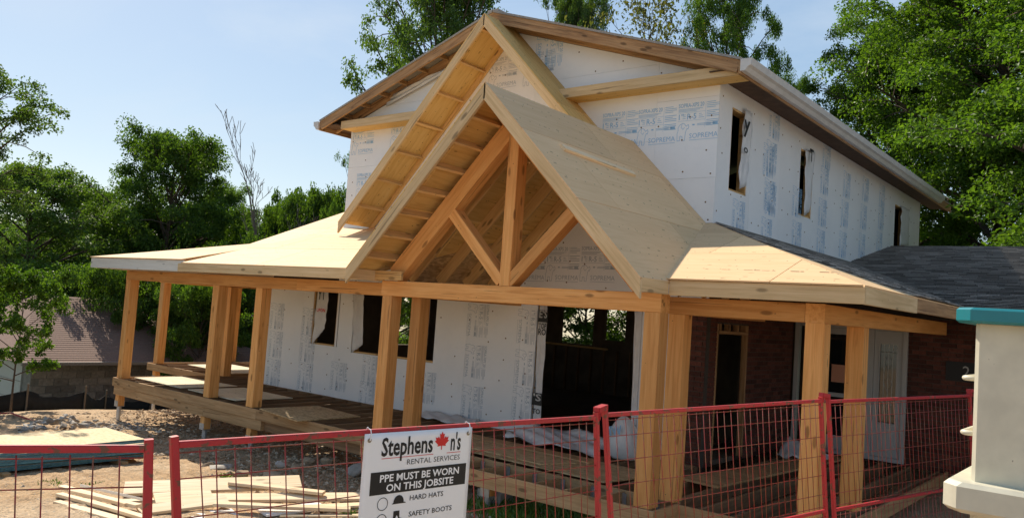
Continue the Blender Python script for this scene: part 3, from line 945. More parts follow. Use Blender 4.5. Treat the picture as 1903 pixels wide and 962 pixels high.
w = flap([on_x(1498, 278, Xf), on_x(1514, 282, Xf), on_x(1505, 392, Xf), on_x(1494, 402, Xf)], 7)
lettering(w, 'T', on_x(1508, 300, Xf + .05), (0, 1, 0), (0, 0, 1), .22, .2)
w = flap([on_x(1676, 382, Xf), on_x(1690, 390, Xf), on_x(1688, 456, Xf), on_x(1672, 456, Xf)], 8)

# ------------------------------------------------------------------ right wing: brick, entry door, shingled roofs
YWING = 18.6*K
def brick_wall(plane, base, region, holes, keep):
    """returns rows of bricks; the wall core is the mortar"""
    core = core_wall(plane, base, region, holes, .12, M['mortar'], 'brick_wall')
    U, V = (Vector((1,0,0)), Vector((0,0,1))) if plane == 'y' else (Vector((0,1,0)), Vector((0,0,1)))
    Nn = U.cross(V); B0 = Vector((0, base, 0)) if plane == 'y' else Vector((base, 0, 0))
    bl, bh, j = .205, .062, .011
    full = MB(); full.box((-bl/2, -bh/2, 0), (bl/2, bh/2, .012)); fm = full.mesh('brick', M['brick'])
    rest = MB(); v = region[1]; row = 0; cnt = 0
    while v + bh < region[3]:
        u = region[0] - (bl/2 if row % 2 else 0)
        while u < region[2]:
            for q in rect_minus((max(u, region[0]), v, min(u + bl, region[2]), v + bh), holes):
                if q[2]-q[0] < .02 or q[3]-q[1] < .03: continue
                cx, cy = (q[0]+q[2])/2, (q[1]+q[3])/2
                whole = abs((q[2]-q[0]) - bl) < 1e-6 and abs((q[3]-q[1]) - bh) < 1e-6
                if whole and cnt < keep(cx, cy):
                    obj('brick', fm, core, mat4(U, V, Nn, B0 + U*cx + V*cy + Nn*random.uniform(-.003, .002))); cnt += 1
                else:
                    rest.prism(rect(q[0], q[1], q[2], q[3]), B0, U, V, 0, .011)
            u += bl + j
        v += bh + j; row += 1
    if rest.v: tag(rest.build('bricks', M['brick'], core), None, None, None, 'stuff')
    return core
sideop = (14.55*K, zz(-2.7), 16.02*K, zz(.03))
brick_wall('x', XR, (YW + .0, zz(-2.65), YWING, zz(.42)), [sideop], lambda a, b: 300 if a > 15.9*K else 0)
doorop = (-6.62*K, zz(-2.6), -4.25*K, zz(.22))
brick_wall('y', YWING, (XR + .13, zz(-2.65), 6.0, zz(.45)), [doorop], lambda a, b: 300 if a < -2.2 else 0)
# rough opening in the side wall
for yy in (sideop[0] + .025, sideop[2] - .025):
    board('rough_stud', (XR - .03, yy, zz(-2.6)), (XR - .03, yy, zz(.03)), .09, .05, M['oldwood'], house, up=(0, 1, 0))
board('rough_header', (XR - .03, sideop[0], zz(-.13)), (XR - .03, sideop[2], zz(-.13)), .09, .05, M['oldwood'], house)
for t in (.1, .38, .66, .92):
    yy = sideop[0] + (sideop[2]-sideop[0])*t
    board('cripple_stud', (XR - .03, yy, zz(-.10)), (XR - .03, yy, zz(.03)), .09, .05, M['oldwood'], house, up=(0, 1, 0))
# room behind it
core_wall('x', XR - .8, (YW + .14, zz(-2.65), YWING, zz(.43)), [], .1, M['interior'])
# entry unit
def entry():
    y = YWING - .03
    x0, z0, x1, z1 = doorop
    ent = MB(); t = .07
    ent.box((x0, y - .03, z0), (x0 + t, y + .10, z1)); ent.box((x1 - t, y - .03, z0), (x1, y + .10, z1)); ent.box((x0 + t, y - .028, z1 - t), (x1 - t, y + .10, z1))
    xm = -4.98*K
    ent.box((xm - .05, y - .03, z0), (xm + .05, y + .10, z1 - t)); ent.box((x0 + t, y - .05, z0), (x1 - t, y + .10, z0 + .06))
    xs = -6.38*K; ent.box((xs, y - .028, z0 + .06), (xs + .06, y + .10, z1 - t))
    ent.build('door_frame', M['whitepaint'], house)
    # left leaf: full glass storm door with a notice
    d = MB(); a, b = xs + .065, xm - .055
    d.box((a, y, z0 + .065), (a + .09, y + .04, z1 - t - .005)); d.box((b - .09, y, z0 + .065), (b, y + .04, z1 - t - .005))
    d.box((a + .09, y, z1 - t - .11), (b - .09, y + .04, z1 - t - .005)); d.box((a + .09, y, z0 + .065), (b - .09, y + .04, z0 + .30)); d.box((a + .09, y + .001, z0 + .95), (b - .09, y + .04, z0 + 1.02))
    door = d.build('front_door', M['whitepaint'], house)
    g = MB(); g.box((a + .09, y + .018, z0 + .30), (b - .09, y + .026, z1 - t - .11)); g.build('door_glass', M['glass'], door)
    nb = MB(); n0 = on_y(1546, 676, y); nb.box((n0.x, y - .004, n0.z - .30), (n0.x + .27, y - .001, n0.z)); note = nb.build('notice', M['note'], door)
    hb = MB(); hb.tube([(b - .05, y - .05, z0 + 1.02), (b - .05, y - .05, z0 + 1.18)], .012); hb.box((b - .06, y - .05, z0 + 1.01), (b - .04, y, z0 + 1.03)); hb.box((b - .06, y - .05, z0 + 1.17), (b - .04, y, z0 + 1.19)); hb.build('door_handle', M['metal'], door)
    # right leaf with leaded glass
    a, b = xm + .055, x1 - t - .005
    ga, gb, gc, gd = a + .09, b - .09, z0 + .62, z1 - t - .22
    d = MB()
    for q in rect_minus((a, z0 + .065, b, z1 - t - .005), [(ga, gc, gb, gd)]): d.box((q[0], y, q[1]), (q[2], y + .04, q[3]))
    d.box((ga, y - .008, z0 + .20), (gb, y + .004, z0 + .52))
    for q in ((ga - .02, gc - .02, gb + .02, gc), (ga - .02, gd, gb + .02, gd + .02), (ga - .02, gc, ga, gd), (gb, gc, gb + .02, gd)): d.box((q[0], y - .012, q[1]), (q[2], y + .001, q[3]))
    sd = d.build('side_door', M['whitepaint'], house)
    g = MB(); g.box((ga, y + .018, gc), (gb, y + .026, gd)); g.build('leaded_glass', M['glass'], sd)
    c = MB(); mx, mz = (ga+gb)/2, (gc+gd)/2; hw = (gb-ga)/2; hh = (gd-gc)/2
    for pts in ([(-.5,-1),(-.5,1)], [(.5,-1),(.5,1)], [(-1,.8),(1,.8)], [(-1,-.8),(1,-.8)], [(-.5,0),(0,.22),(.5,0),(0,-.22),(-.5,0)], [(-.5,.55),(0,.75),(.5,.55),(0,.35),(-.5,.55)], [(-.5,-.55),(0,-.75),(.5,-.55),(0,-.35),(-.5,-.55)], [(0,-1),(0,1)]):
        c.tube([(mx + u*hw, y + .012, mz + v*hh) for u, v in pts], .005, 4)
    c.build('lead_came', M['lead'], sd)
entry()
pq = on_y(1800, 690, YWING - .015)
pl = MB(); pl.box((pq.x - .32, YWING - .03, pq.z - .16), (pq.x + .34, YWING - .012, pq.z + .14)); plq = pl.build('number_plaque', M['black'], house)
lettering(plq, '2', Vector((pq.x - .03, YWING - .032, pq.z - .09)), (1, 0, 0), (0, 0, 1), .17, .10, 'whitepaint', 0)

# shingled skirt roof along the side wall and the wing roof
def shingles(pts3, parent, keep, expo=.125, tab=.30):
    P = [Vector(p) for p in pts3]; n = plane_axes(P)
    U = Vector((0,0,1)).cross(n).normalized(); V = n.cross(U); O = P[0]
    poly = [((p-O).dot(U), (p-O).dot(V)) for p in P]
    if area(poly) < 0: poly.reverse()
    us = [p[0] for p in poly]; vs = [p[1] for p in poly]
    cells = []; v = min(vs) - .02; row = 0
    while v < max(vs):
        u = min(us) - random.uniform(0, tab)
        while u < max(us):
            q = clip_poly(rect(u + .004, v, u + tab - .004, v + expo + .03), poly)
            if len(q) >= 3 and area(q) > .004: cells.append(q)
            u += tab
        v += expo; row += 1
    def dist(q):
        c = O + U*(sum(p[0] for p in q)/len(q)) + V*(sum(p[1] for p in q)/len(q)); return (c - CAM).length
    cells.sort(key=dist)
    rest = MB()
    def prism(mb, q, cx, cy, vmin):
        m = len(q); lift = lambda p: .030 - .17*max(0, p[1] - vmin)
        top = [(p[0]-cx, p[1]-cy, lift(p)) for p in q]; bot = [(p[0]-cx, p[1]-cy, lift(p) - .012) for p in q]
        return bot + top, [tuple(reversed(range(m))), tuple(range(m, 2*m))] + [(i, (i+1) % m, m + (i+1) % m, m + i) for i in range(m)]
    Mx = lambda cx, cy: mat4(U, V, n, O + U*cx + V*cy)
    for k, q in enumerate(cells):
        vmin = min(p[1] for p in q); cx = sum(p[0] for p in q)/len(q); cy = sum(p[1] for p in q)/len(q)
        if k < keep:
            vs_, fs_ = prism(None, q, cx, cy, vmin); obj('shingle', mesh_from('shingle', vs_, fs_, M['shingle']), parent, Mx(cx, cy))
        else:
            vs_, fs_ = prism(None, q, 0, 0, vmin); rest.add(vs_, fs_)
    if rest.v: tag(rest.build('shingles', M['shinglestuff'], parent, Mx(0, 0)), None, None, None, 'stuff')
m_, nt_, b_ = new_mat('asphalt_shingle_field')
_g = nt_.nodes.new('ShaderNodeNewGeometry')
_c = ramp(nt_, [(0.0, (.15, .143, .137)), (1.0, (.40, .385, .37))], _g.outputs['Random Per Island'])
_n = noise(nt_, coords(nt_), 60, 4)
nt_.links.new(mix(nt_, _c, (.02, .02, .02), math_(nt_, 'MULTIPLY', _n, .5)), b_.inputs['Base Color']); b_.inputs['Roughness'].default_value = .9
M['shinglestuff'] = m_
EY, EX, EZ = 10.26*K, -2.85*K, zz(.605)
skirt = [W(-2.85, 10.26, .605), W(-2.85, 16.26, .605), W(-6.66, 22.4, 1.9), W(-6.66, 14.1, 1.9)]
wing = [W(-2.85, 16.26, .605), W(9, 16.26, .605), W(9, 26.6, 2.78), W(-6.66, 26.6, 2.78), W(-6.66, 22.4, 1.9)]
def deck_plate(name, pts, t, mat):
    P = [Vector(p) for p in pts]; n = plane_axes(P)
    m = len(P); mb = MB(); a = sum((P[i].x*P[(i+1) % m].y - P[(i+1) % m].x*P[i].y for i in range(m)))
    if a < 0: P.reverse()
    mb.add([p - n*t for p in P] + P, [tuple(reversed(range(m))), tuple(range(m, 2*m))] + [(i, (i+1) % m, m + (i+1) % m, m + i) for i in range(m)])
    return mb.build(name, mat, house)
sk = deck_plate('skirt_roof', skirt, .02, M['ply'])
wr = deck_plate('wing_roof', wing, .02, M['dark'])
shingles([W(-2.85, 12.9, .605), W(-2.85, 16.26, .605), W(-6.66, 22.4, 1.9), W(-6.66, 14.15, 1.9), W(-5.0, 12.45, 1.338)], sk, 220)
shingles(wing, wr, 300)
rw = [W(9, 26.6, 2.78), W(9, 34, 1.2), W(-6.66, 34, 1.2), W(-6.66, 26.6, 2.78)]
deck_plate('wing_roof_rear', rw, .02, M['shingle'])
board('eave_board', W(-2.85, 12.92, .49) + Vector((-.02, 0, 0)), W(-2.85, 16.24, .49) + Vector((-.02, 0, 0)), .036, .16, M['oldwood'], house)
board('eave_board', W(-2.83, 16.26, .49) + Vector((0, .02, 0)), W(9, 16.26, .49) + Vector((0, .02, 0)), .036, .16, M['oldwood'], house)
shell_box('wing_soffit', (EX + .02, 16.3*K, zz(.42)), (6.5, YWING - .013, zz(.44)), M['oldwood'])
brick_wall('y', YW - .01, (-7.015*K, zz(-2.65), XR + .012, zz(.42)), [], lambda a, b: 300)
shell_box('wall_top', (XR + .13, YWING + .001, zz(.46)), (6.0, YWING + .1, zz(1.04)), M['dark'])
shell_box('wing_wall', (6.0, YWING, zz(-2.9)), (6.12, 26*K, zz(.45)), M['brick'])

# ------------------------------------------------------------------ timber porch
porch = thing('porch', (-22.7*K, 10.9*K, -0.9), 'timber porch with square posts, open deck joists and plywood roof along the house front', 'porch')
PS = 0.20
ZB0, ZB1 = zz(.12), zz(.12) + .20          # beam bottom and top
YP = 10.9*K
T, S_ = M['timber'], M['spruce']
posts = [(-22.70, 10.9), (-18.24, 10.9), (-16.42, 10.9), (-11.32, 10.2), (-11.27, 10.9), (-5.81, 10.2), (-5.79, 10.9), (-3.77, 10.9), (-3.80, 12.8), (-26.70, 14.0), (-22.65, 14.0), (-27.28, 17.1)]
for x, y in posts:
    post('post', x*K, y*K, .002, ZB0 - .001, PS, T, porch)
def xbeam(x0, x1, y, z0=ZB0, h=.20, name='beam', mat=None, w=PS):
    board(name, (x0*K, y*K + w/2, z0 + h/2), (x1*K, y*K + w/2, z0 + h/2), w, h, mat or T, porch, c=.006)
def ybeam(y0, y1, x, z0=ZB0, h=.20, name='beam', mat=None, w=PS):
    board(name, (x*K + w/2, y0*K, z0 + h/2), (x*K + w/2, y1*K, z0 + h/2), w, h, mat or T, porch, c=.006)
xbeam(-22.72, -14.9, 10.9); xbeam(-14.895, -11.37, 10.9)
xbeam(-11.36, -5.55, 10.2, ZB0, .215)
xbeam(-5.80, -3.78, 10.9); ybeam(10.9, 18.45, -3.775)
ybeam(10.465, 14.05, -11.31); ybeam(11.17, 14.0, -5.80)
ybeam(11.16, 17.4, -22.68); xbeam(-26.75, -22.69, 14.0); ybeam(14.27, 17.0, -26.7)

# deck frame
TR, JO = M['treated'], M['joist']
def rim(p0, p1, h=.18, t=.038, top=0.0, mat=None, name='rim_joist'):
    a, b = Vector((p0[0]*K, p0[1]*K, top - h/2)), Vector((p1[0]*K, p1[1]*K, top - h/2))
    board(name, a, b, t, h, mat or TR, porch)
rim((-22.78, 10.86), (-15.9, 10.86)); rim((-15.895, 10.86), (-11.5, 10.86)); rim((-5.5, 10.86), (-3.45, 10.86))
rim((-22.70, 10.90), (-18.1, 10.90), .17, .07, -.184, None, 'support_beam'); rim((-18.095, 10.90), (-15.7, 10.90), .17, .07, -.184, None, 'support_beam')
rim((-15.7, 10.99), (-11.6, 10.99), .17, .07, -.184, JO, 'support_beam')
rim((-22.76, 10.89), (-22.76, 13.88)); rim((-26.85, 13.9), (-22.8, 13.9)); rim((-26.9, 13.92), (-26.9, 18)); rim((-27.6, 14.35), (-26.95, 14.35), .12, .038, -.10)
rim((-11.52, 10.16), (-5.45, 10.16), .20); rim((-11.5, 10.19), (-11.5, 10.84)); rim((-5.47, 10.19), (-5.47, 10.84))
rim((-11.45, 11.02), (-5.5, 11.02), .18, .038, -.002, TR, 'header_joist')
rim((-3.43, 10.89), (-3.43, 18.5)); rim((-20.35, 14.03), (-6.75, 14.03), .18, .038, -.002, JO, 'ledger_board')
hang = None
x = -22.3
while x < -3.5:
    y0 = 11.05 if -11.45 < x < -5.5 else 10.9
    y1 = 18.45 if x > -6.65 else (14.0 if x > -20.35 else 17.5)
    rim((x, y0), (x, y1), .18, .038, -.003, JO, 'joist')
    x += .52
x = -26.5
while x < -22.9:
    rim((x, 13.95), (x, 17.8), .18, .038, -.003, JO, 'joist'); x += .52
x = -11.0
while x < -5.6:
    o = board('joist', (x*K, 10.2*K, -.095), (x*K, 10.99*K, -.095), .038, .17, TR, porch)
    hb = MB(); hb.box((-.026, -.002, -.085), (-.021, .05, .075)); hb.box((.021, -.002, -.085), (.026, .05, .075)); hb.box((-.026, -.002, -.09), (.026, .05, -.086)); hb.box((-.05, .045, -.08), (-.021, .05, .06)); hb.box((.021, .045, -.08), (.05, .05, .06))
    hb.build('joist_hanger', M['metal'], o, Matrix.Translation((x*K, 10.99*K - .053, -.095)))
    x += .57
# piers
def pier(x, y, top, stub, mat_pile='metal'):
    X, Y = x*K, y*K; g = ground_z(X, Y)
    bot = max(g + .12, top - stub)
    o = board('pier_post', (X, Y, bot), (X, Y, top), .14, .14, T, porch, up=(0, 1, 0))
    b = MB(); b.box((X - .076, Y - .076, bot - .01), (X + .076, Y - .0715, bot + .11)); b.box((X - .076, Y + .0715, bot - .01), (X + .076, Y + .076, bot + .11)); b.box((X - .076, Y - .0714, bot - .012), (X + .076, Y + .0714, bot - .002))
    b.build('bracket', M['metal'], o)
    p = MB(); p.tube([(X, Y, g - .5), (X, Y, bot - .012)], .045, 12); p.build('pile', M['metal'], o)
for x, y in ((-22.55, 10.98), (-18.15, 10.98), (-16.2, 10.98), (-26.6, 14.1), (-22.5, 14.1)): pier(x, y, -.356 if x > -23 and y < 12 else -.19, .24)
for x, y in ((-11.3, 10.3), (-8.7, 10.5), (-5.65, 10.3), (-3.6, 11.0)): pier(x, y, -.21, .14)

# fascia and low roof sheets
def fascia(a, b, h, mat, t=.038, name='fascia_board', inset=(0, 0)):
    board(name, Vector(a) + Vector((inset[0], inset[1], -h/2)), Vector(b) + Vector((inset[0], inset[1], -h/2)), t, h, mat, porch)
fascia(W(-23.52, 10.26, .665), W(-18.6, 10.26, .665), .215, M['primed'], inset=(0, .017))
fascia(W(-18.72, 10.26, .585), W(-15.2, 10.26, .585), .15, S_, inset=(0, -.024)); fascia(W(-15.195, 10.26, .585), W(-11.35, 10.26, .585), .15, S_, inset=(0, -.024))
fascia(W(-23.52, 10.30, .665), W(-23.52, 17.2, .665), .215, M['primed'], inset=(.02, 0))
fascia(W(-5.47, 10.26, .585), W(-2.85, 10.26, .585), .165, S_, inset=(0, .017))
fascia(W(-2.85, 10.30, .585), W(-2.85, 12.90, .585), .165, S_, inset=(-.02, 0))
fascia(W(-5.47, 9.49, .57), W(-5.47, 10.24, .57), .15, S_, inset=(-.02, 0)); fascia(W(-11.50, 9.49, .57), W(-11.50, 10.24, .57), .15, S_, inset=(.02, 0))
fascia(W(-10.75, 10.12, .57), W(-11.45, 10.12, .57), .13, M['framing'], name='blocking')
PL = M['ply']
sheets('roof_sheet', [W(-23.55, 10.22, .69), W(-18.62, 10.22, .69), W(-19.1, 13.2, 1.375), W(-20.4, 13.2, 1.375)], 2.44, 1.22, .016, PL, porch)
sheets('roof_sheet', [W(-18.6, 10.20, .605), W(-11.45, 10.20, .605), W(-10.2, 14.03, 1.9), W(-17.4, 14.03, 1.9)], 2.44, 1.22, .016, PL, porch)
sheets('roof_sheet', [W(-18.6, 10.22, .61), W(-17.41, 14.03, 1.9), W(-19.1, 13.2, 1.372)], 2.44, 1.22, .016, PL, porch)
sheets('roof_sheet', [W(-23.55, 10.22, .69), W(-20.4, 13.2, 1.375), W(-20.4, 17.2, 1.375), W(-23.55, 17.2, .69)], 2.44, 1.22, .016, PL, porch)
sheets('roof_sheet', [W(-20.4, 13.2, 1.375), W(-19.1, 13.2, 1.375), W(-17.4, 14.03, 1.72), W(-17.4, 17.2, 1.72), W(-20.4, 17.2, 1.375)], 2.44, 1.22, .016, PL, porch)
sheets('roof_sheet', [W(-27.2, 13.5, .62), W(-23.6, 13.5, .62), W(-23.6, 17.8, .66), W(-27.2, 17.8, .66)], 2.44, 1.22, .016, PL, porch)
sheets('roof_sheet', [W(-5.6, 10.22, .605), W(-2.86, 10.22, .605), W(-6.68, 14.05, 1.9), W(-7.15, 14.05, 1.9)], 2.44, 1.22, .016, PL, porch)

# faint mill marks printed on the right roof sheets
def mill_marks():
    a, b, c = W(-5.6, 10.22, .605), W(-2.86, 10.22, .605), W(-6.68, 14.05, 1.9)
    n = (b - a).cross(c - a).normalized(); n = n if n.z > 0 else -n
    hit = lambda u, v: CAM + ray(u, v)*((a - CAM).dot(n)/ray(u, v).dot(n))
    p, q = hit(1310, 500), hit(1560, 507); U = (q - p).normalized(); V = n.cross(U); f = Flat(); x = 0.0; L = (q - p).length; r = random.Random(4)
    while x < L:
        w = r.uniform(.02, .11); f.rect(x, 0, x + w, r.choice((.010, .018))); x += w + r.choice((.012, .02, .16))
    obj('mill_marks', f.mesh('mill_marks', M['printbrown']), porch, mat4(U, V, n, p + n*.004))
M['printbrown'] = plain('faded_mill_ink', (.36, .22, .12), .7)
mill_marks()

# front gable of the porch
G = (-8.49*K, 9.45*K, zz(3.585)); XGL, XGR = -11.52*K, -5.455*K
gl = gable_side(porch, G[0], G[1], YW, G[2], 1.0, XGL, (S_, M['framing']), .42, 10.7*K, lk=(.038, .125), lk_from=.45)
gr = gable_side(porch, G[0], G[1], YW, G[2], 1.0, XGR, (S_, M['framing']), .42, 10.7*K, lk=(.038, .125), lk_from=.45)
yw = YW - .03
zb = zz(1.9); xb = (G[2] - zb)
def gsheet(s, mat):
    P = [Vector((G[0], G[1], G[2])), Vector((G[0] + s*(G[2] - zz(.56)), G[1], zz(.56))), Vector((G[0] + s*(G[2] - zz(.56)), 10.24*K, zz(.56))), Vector((G[0] + s*xb, yw, zb)), Vector((G[0], yw, G[2]))]
    return sheets('roof_sheet', P, 2.44, 1.22, .016, mat, porch, U=(0, s, 0), u0=-.3)
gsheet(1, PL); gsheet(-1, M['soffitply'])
# inner lining of the left slope below the valley
sheets('lining_sheet', [Vector((G[0] - xb, yw, zb)), Vector((G[0] - (G[2] - zz(.45)), yw, zz(.45))), Vector((G[0] - (G[2] - zz(.45)), 10.5*K, zz(.45))), Vector((G[0] - (G[2] - zz(.62)), 10.5*K, zz(.62)))], 2.44, 1.22, .014, M['osb'], porch, U=(0, 1, 0))
for s in (-1, 1):
    n = Vector((s, 0, 1)).normalized(); d = Vector((s, 0, -1)).normalized(); L = (G[2] - zz(.46))*math.sqrt(2)
    for ry in (10.95, 11.75, 12.55, 13.35):
        a = Vector((G[0], ry*K, G[2])) - n*(.017 + .0925); e = a + d*(L - .12)
        board('rafter', a, e, .038, .184, M['framing'], porch, up=n)
    # heavy top chord of the truss
    ch = .25; a = Vector((G[0] + .0, 10.2*K + PS/2, G[2])) - n*(.15 + ch/2)
    e = a + d*(L - .33)
    board('truss_chord', a, e, PS - .012, ch, T, porch, up=n, c=.006)
    # diagonal strut
    kx = -8.45*K
    p0 = Vector((kx + s*.10, 10.2*K + PS/2, ZB1 + .10)); p1 = Vector((kx + s*1.03, 10.2*K + PS/2, zz(1.66)))
    board('strut', p0 - (p1 - p0).normalized()*.05, p1 + (p1 - p0).normalized()*.12, PS - .02, .15, T, porch, up=n if False else Vector((-s, 0, 1)), c=.006)
board('king_post', (-8.43*K, 10.2*K + PS/2, ZB0 + .217), (-8.43*K, 10.2*K + PS/2, zz(3.05)), PS, .17, T, porch, up=(1, 0, 0), c=.006)
board('ridge_beam', (G[0], 10.3*K, G[2] - .18), (G[0], YW - .03, G[2] - .18), .05, .24, M['framing'], porch)

# ------------------------------------------------------------------ loose sheets and boards on the porch
def quad_sheet(name, pts, th, mat, label, cat, group=None, parent=None):
    P = [Vector(p) for p in pts]; c = sum(P, Vector())/4
    x = (P[1]-P[0]).normalized(); n = x.cross(P[3]-P[0]).normalized()
    if n.z < 0: n = -n
    y = n.cross(x); Mx = mat4(x, y, n, c); inv = Mx.inverted()
    q = [inv @ p for p in P]; q = [(p.x, p.y) for p in q]
    if area(q) < 0: q.reverse()
    mb = MB(); mb.prism(q, (0,0,0), (1,0,0), (0,1,0), -th/2, th/2)
    o = mb.build(name, mat, parent, Mx)
    return tag(o, label, cat, group)
def dk(x, y, z=0.0): return Vector((x*K, y*K, z))
quad_sheet('plywood_sheet', [dk(-22.4, 11.25, .010), dk(-19.9, 11.25, .010), dk(-19.9, 12.9, .010), dk(-22.4, 12.75, .010)], .016, M['whiteply'], 'pale plywood sheet on the deck joists beside the corner post', 'plywood sheet')
quad_sheet('plywood_sheet', [dk(-19.55, 11.25, .010), dk(-17.3, 11.2, .010), dk(-17.25, 12.8, .010), dk(-19.5, 12.85, .010)], .016, M['whiteply'], 'pale plywood sheet behind the second front post, toward the foam wall', 'plywood sheet')
quad_sheet('plywood_sheet', [dk(-25.9, 14.8, .010), dk(-23.0, 14.7, .010), dk(-23.0, 16.4, .010), dk(-25.9, 16.4, .010)], .016, M['whiteply'], 'plywood sheet on the rear side deck behind the end posts', 'plywood sheet')
quad_sheet('strand_board', [dk(-15.8, 10.85, .022), dk(-14.0, 10.55, .012), dk(-14.0, 12.25, .012), dk(-15.7, 12.4, .022)], .015, M['osb'], 'square brown strand board laid across the deck joists near the rim', 'strand board')
gsx = [(-11.3, 11.35, -8.3, 12.75), (-8.25, 11.3, -6.2, 12.7)]
quad_sheet('plywood_sheet', [dk(-11.35, 11.3, .008), dk(-6.9, 11.15, .008), dk(-6.6, 12.6, .008), dk(-11.35, 12.7, .008)], .014, M['osb'], 'wide dirty board over the joists in front of the big opening', 'strand board')
quad_sheet('plywood_sheet', [dk(-11.2, 11.5, .028), dk(-8.3, 11.35, .026), dk(-8.0, 12.0, .026), dk(-11.2, 12.2, .028)], .014, M['osb'], 'narrow board lying on the wide one, in front of the big opening', 'strand board')
quad_sheet('plank', [dk(-11.1, 12.35, .026), dk(-7.9, 12.25, .026), dk(-7.9, 12.6, .026), dk(-11.1, 12.7, .026)], .018, M['treated'], 'long plank at the foot of the foam wall before the opening', 'plank')
quad_sheet('plank', [dk(-6.3, 12.6, .012), dk(-5.6, 12.5, .012), dk(-5.2, 17.8, .012), dk(-5.8, 17.9, .012)], .03, M['treated'], 'dark plank running along the brick side wall to the door', 'plank')

# toe board screwed on the gable sheathing
n = Vector((1, 0, 1)).normalized()
def on_slope(u, v):
    d = ray(u, v); return CAM + d * ((Vector(G) - CAM).dot(n) / d.dot(n))
a, b = on_slope(1044, 276), on_slope(1176, 325)
tb = board('toe_board', a + n*.02, b + n*.02, .089, .038, M['cutboard'], None, up=n)
tag(tb, 'short pale board fixed across the gable roof plywood', 'board')

# plastic wrap and bag at the opening
def lump(name, c, size, mat, seed, parent=None, sub=3, rough=.25, flat=0.0):
    r = random.Random(seed)
    bm = bmesh.new(); bmesh.ops.create_icosphere(bm, subdivisions=sub, radius=1.0)
    fr = [(Vector((r.gauss(0, 1), r.gauss(0, 1), r.gauss(0, 1)))*1.6, r.uniform(0, 6.3), r.uniform(.3, 1)) for _ in range(9)]
    for v in bm.verts:
        k = 1 + rough*sum(w*math.sin(f.dot(v.co) + p) for f, p, w in fr)/4
        v.co = Vector((v.co.x*size[0]*k, v.co.y*size[1]*k, v.co.z*size[2]*k))
        if v.co.z < -size[2]*(1-flat): v.co.z = -size[2]*(1-flat)
    me = bpy.data.meshes.new(name); bm.to_mesh(me); bm.free(); me.materials.append(mat)
    me.polygons.foreach_set('use_smooth', [True]*len(me.polygons))
    return obj(name, me, parent, Matrix.Translation(c))
def rock(name, c, size, mat, seed, npts=16, parent=None):
    """angular stone: the hull of random points"""
    r = random.Random(seed); bm = bmesh.new()
    for _ in range(npts):
        v = Vector((r.gauss(0, 1), r.gauss(0, 1), r.gauss(0, 1))).normalized()*r.uniform(.8, 1.15)
        bm.verts.new((v.x*size[0], v.y*size[1], v.z*size[2]))
    res = bmesh.ops.convex_hull(bm, input=bm.verts)
    for v in [v for v in bm.verts if not v.link_faces]: bm.verts.remove(v)
    bmesh.ops.bevel(bm, geom=list(bm.edges), offset=min(size)*.10, segments=1, affect='EDGES')
    me = bpy.data.meshes.new(name); bm.to_mesh(me); bm.free(); me.materials.append(mat)
    return obj(name, me, parent, Matrix.Translation(c) @ Matrix.Rotation(r.uniform(0, 6.3), 4, 'Z') @ Matrix.Rotation(r.uniform(-.25, .25), 4, 'X'))
p = on_y(1158, 855, 13.35*K)
bg_ = lump('plastic_bag', Vector((p.x, p.y, .30)), (.24, .22, .32), M['wrap'], 4, None, 4, .45, .08)
tag(bg_, 'full white plastic bag of scrap beside the gable post in the opening', 'bag')
lettering(bg_, 'MW', Vector((p.x - .02, p.y - .27, .36)), (1, 0, .25), (-.2, 0, 1), .13, .3, 'print')
c1 = cloth('plastic_wrap', [dk(-10.5, 13.0, .06), dk(-8.3, 12.95, .04), dk(-8.2, 13.9, .16), dk(-10.5, 13.95, .22)], 30, 14, M['wrap'], None, .09, 12)
tag(c1, 'crumpled white house wrap lying along the sill of the opening', 'plastic wrap')
c2 = cloth('plastic_wrap', [dk(-13.6, 13.5, .03), dk(-11.9, 13.4, .03), dk(-11.9, 13.9, .10), dk(-13.6, 13.95, .10)], 24, 8, M['wrap'], None, .05, 17)
tag(c2, 'strip of torn white wrap at the foot of the foam wall behind the posts', 'plastic wrap')
c3 = cloth('plastic_wrap', [dk(-6.2, 16.6, .05), dk(-5.2, 16.5, .05), dk(-5.3, 17.1, .12), dk(-6.2, 17.2, .30)], 14, 8, M['wrap'], None, .08, 23)
tag(c3, 'scrap of white wrap on the walkway by the brick corner', 'plastic wrap')

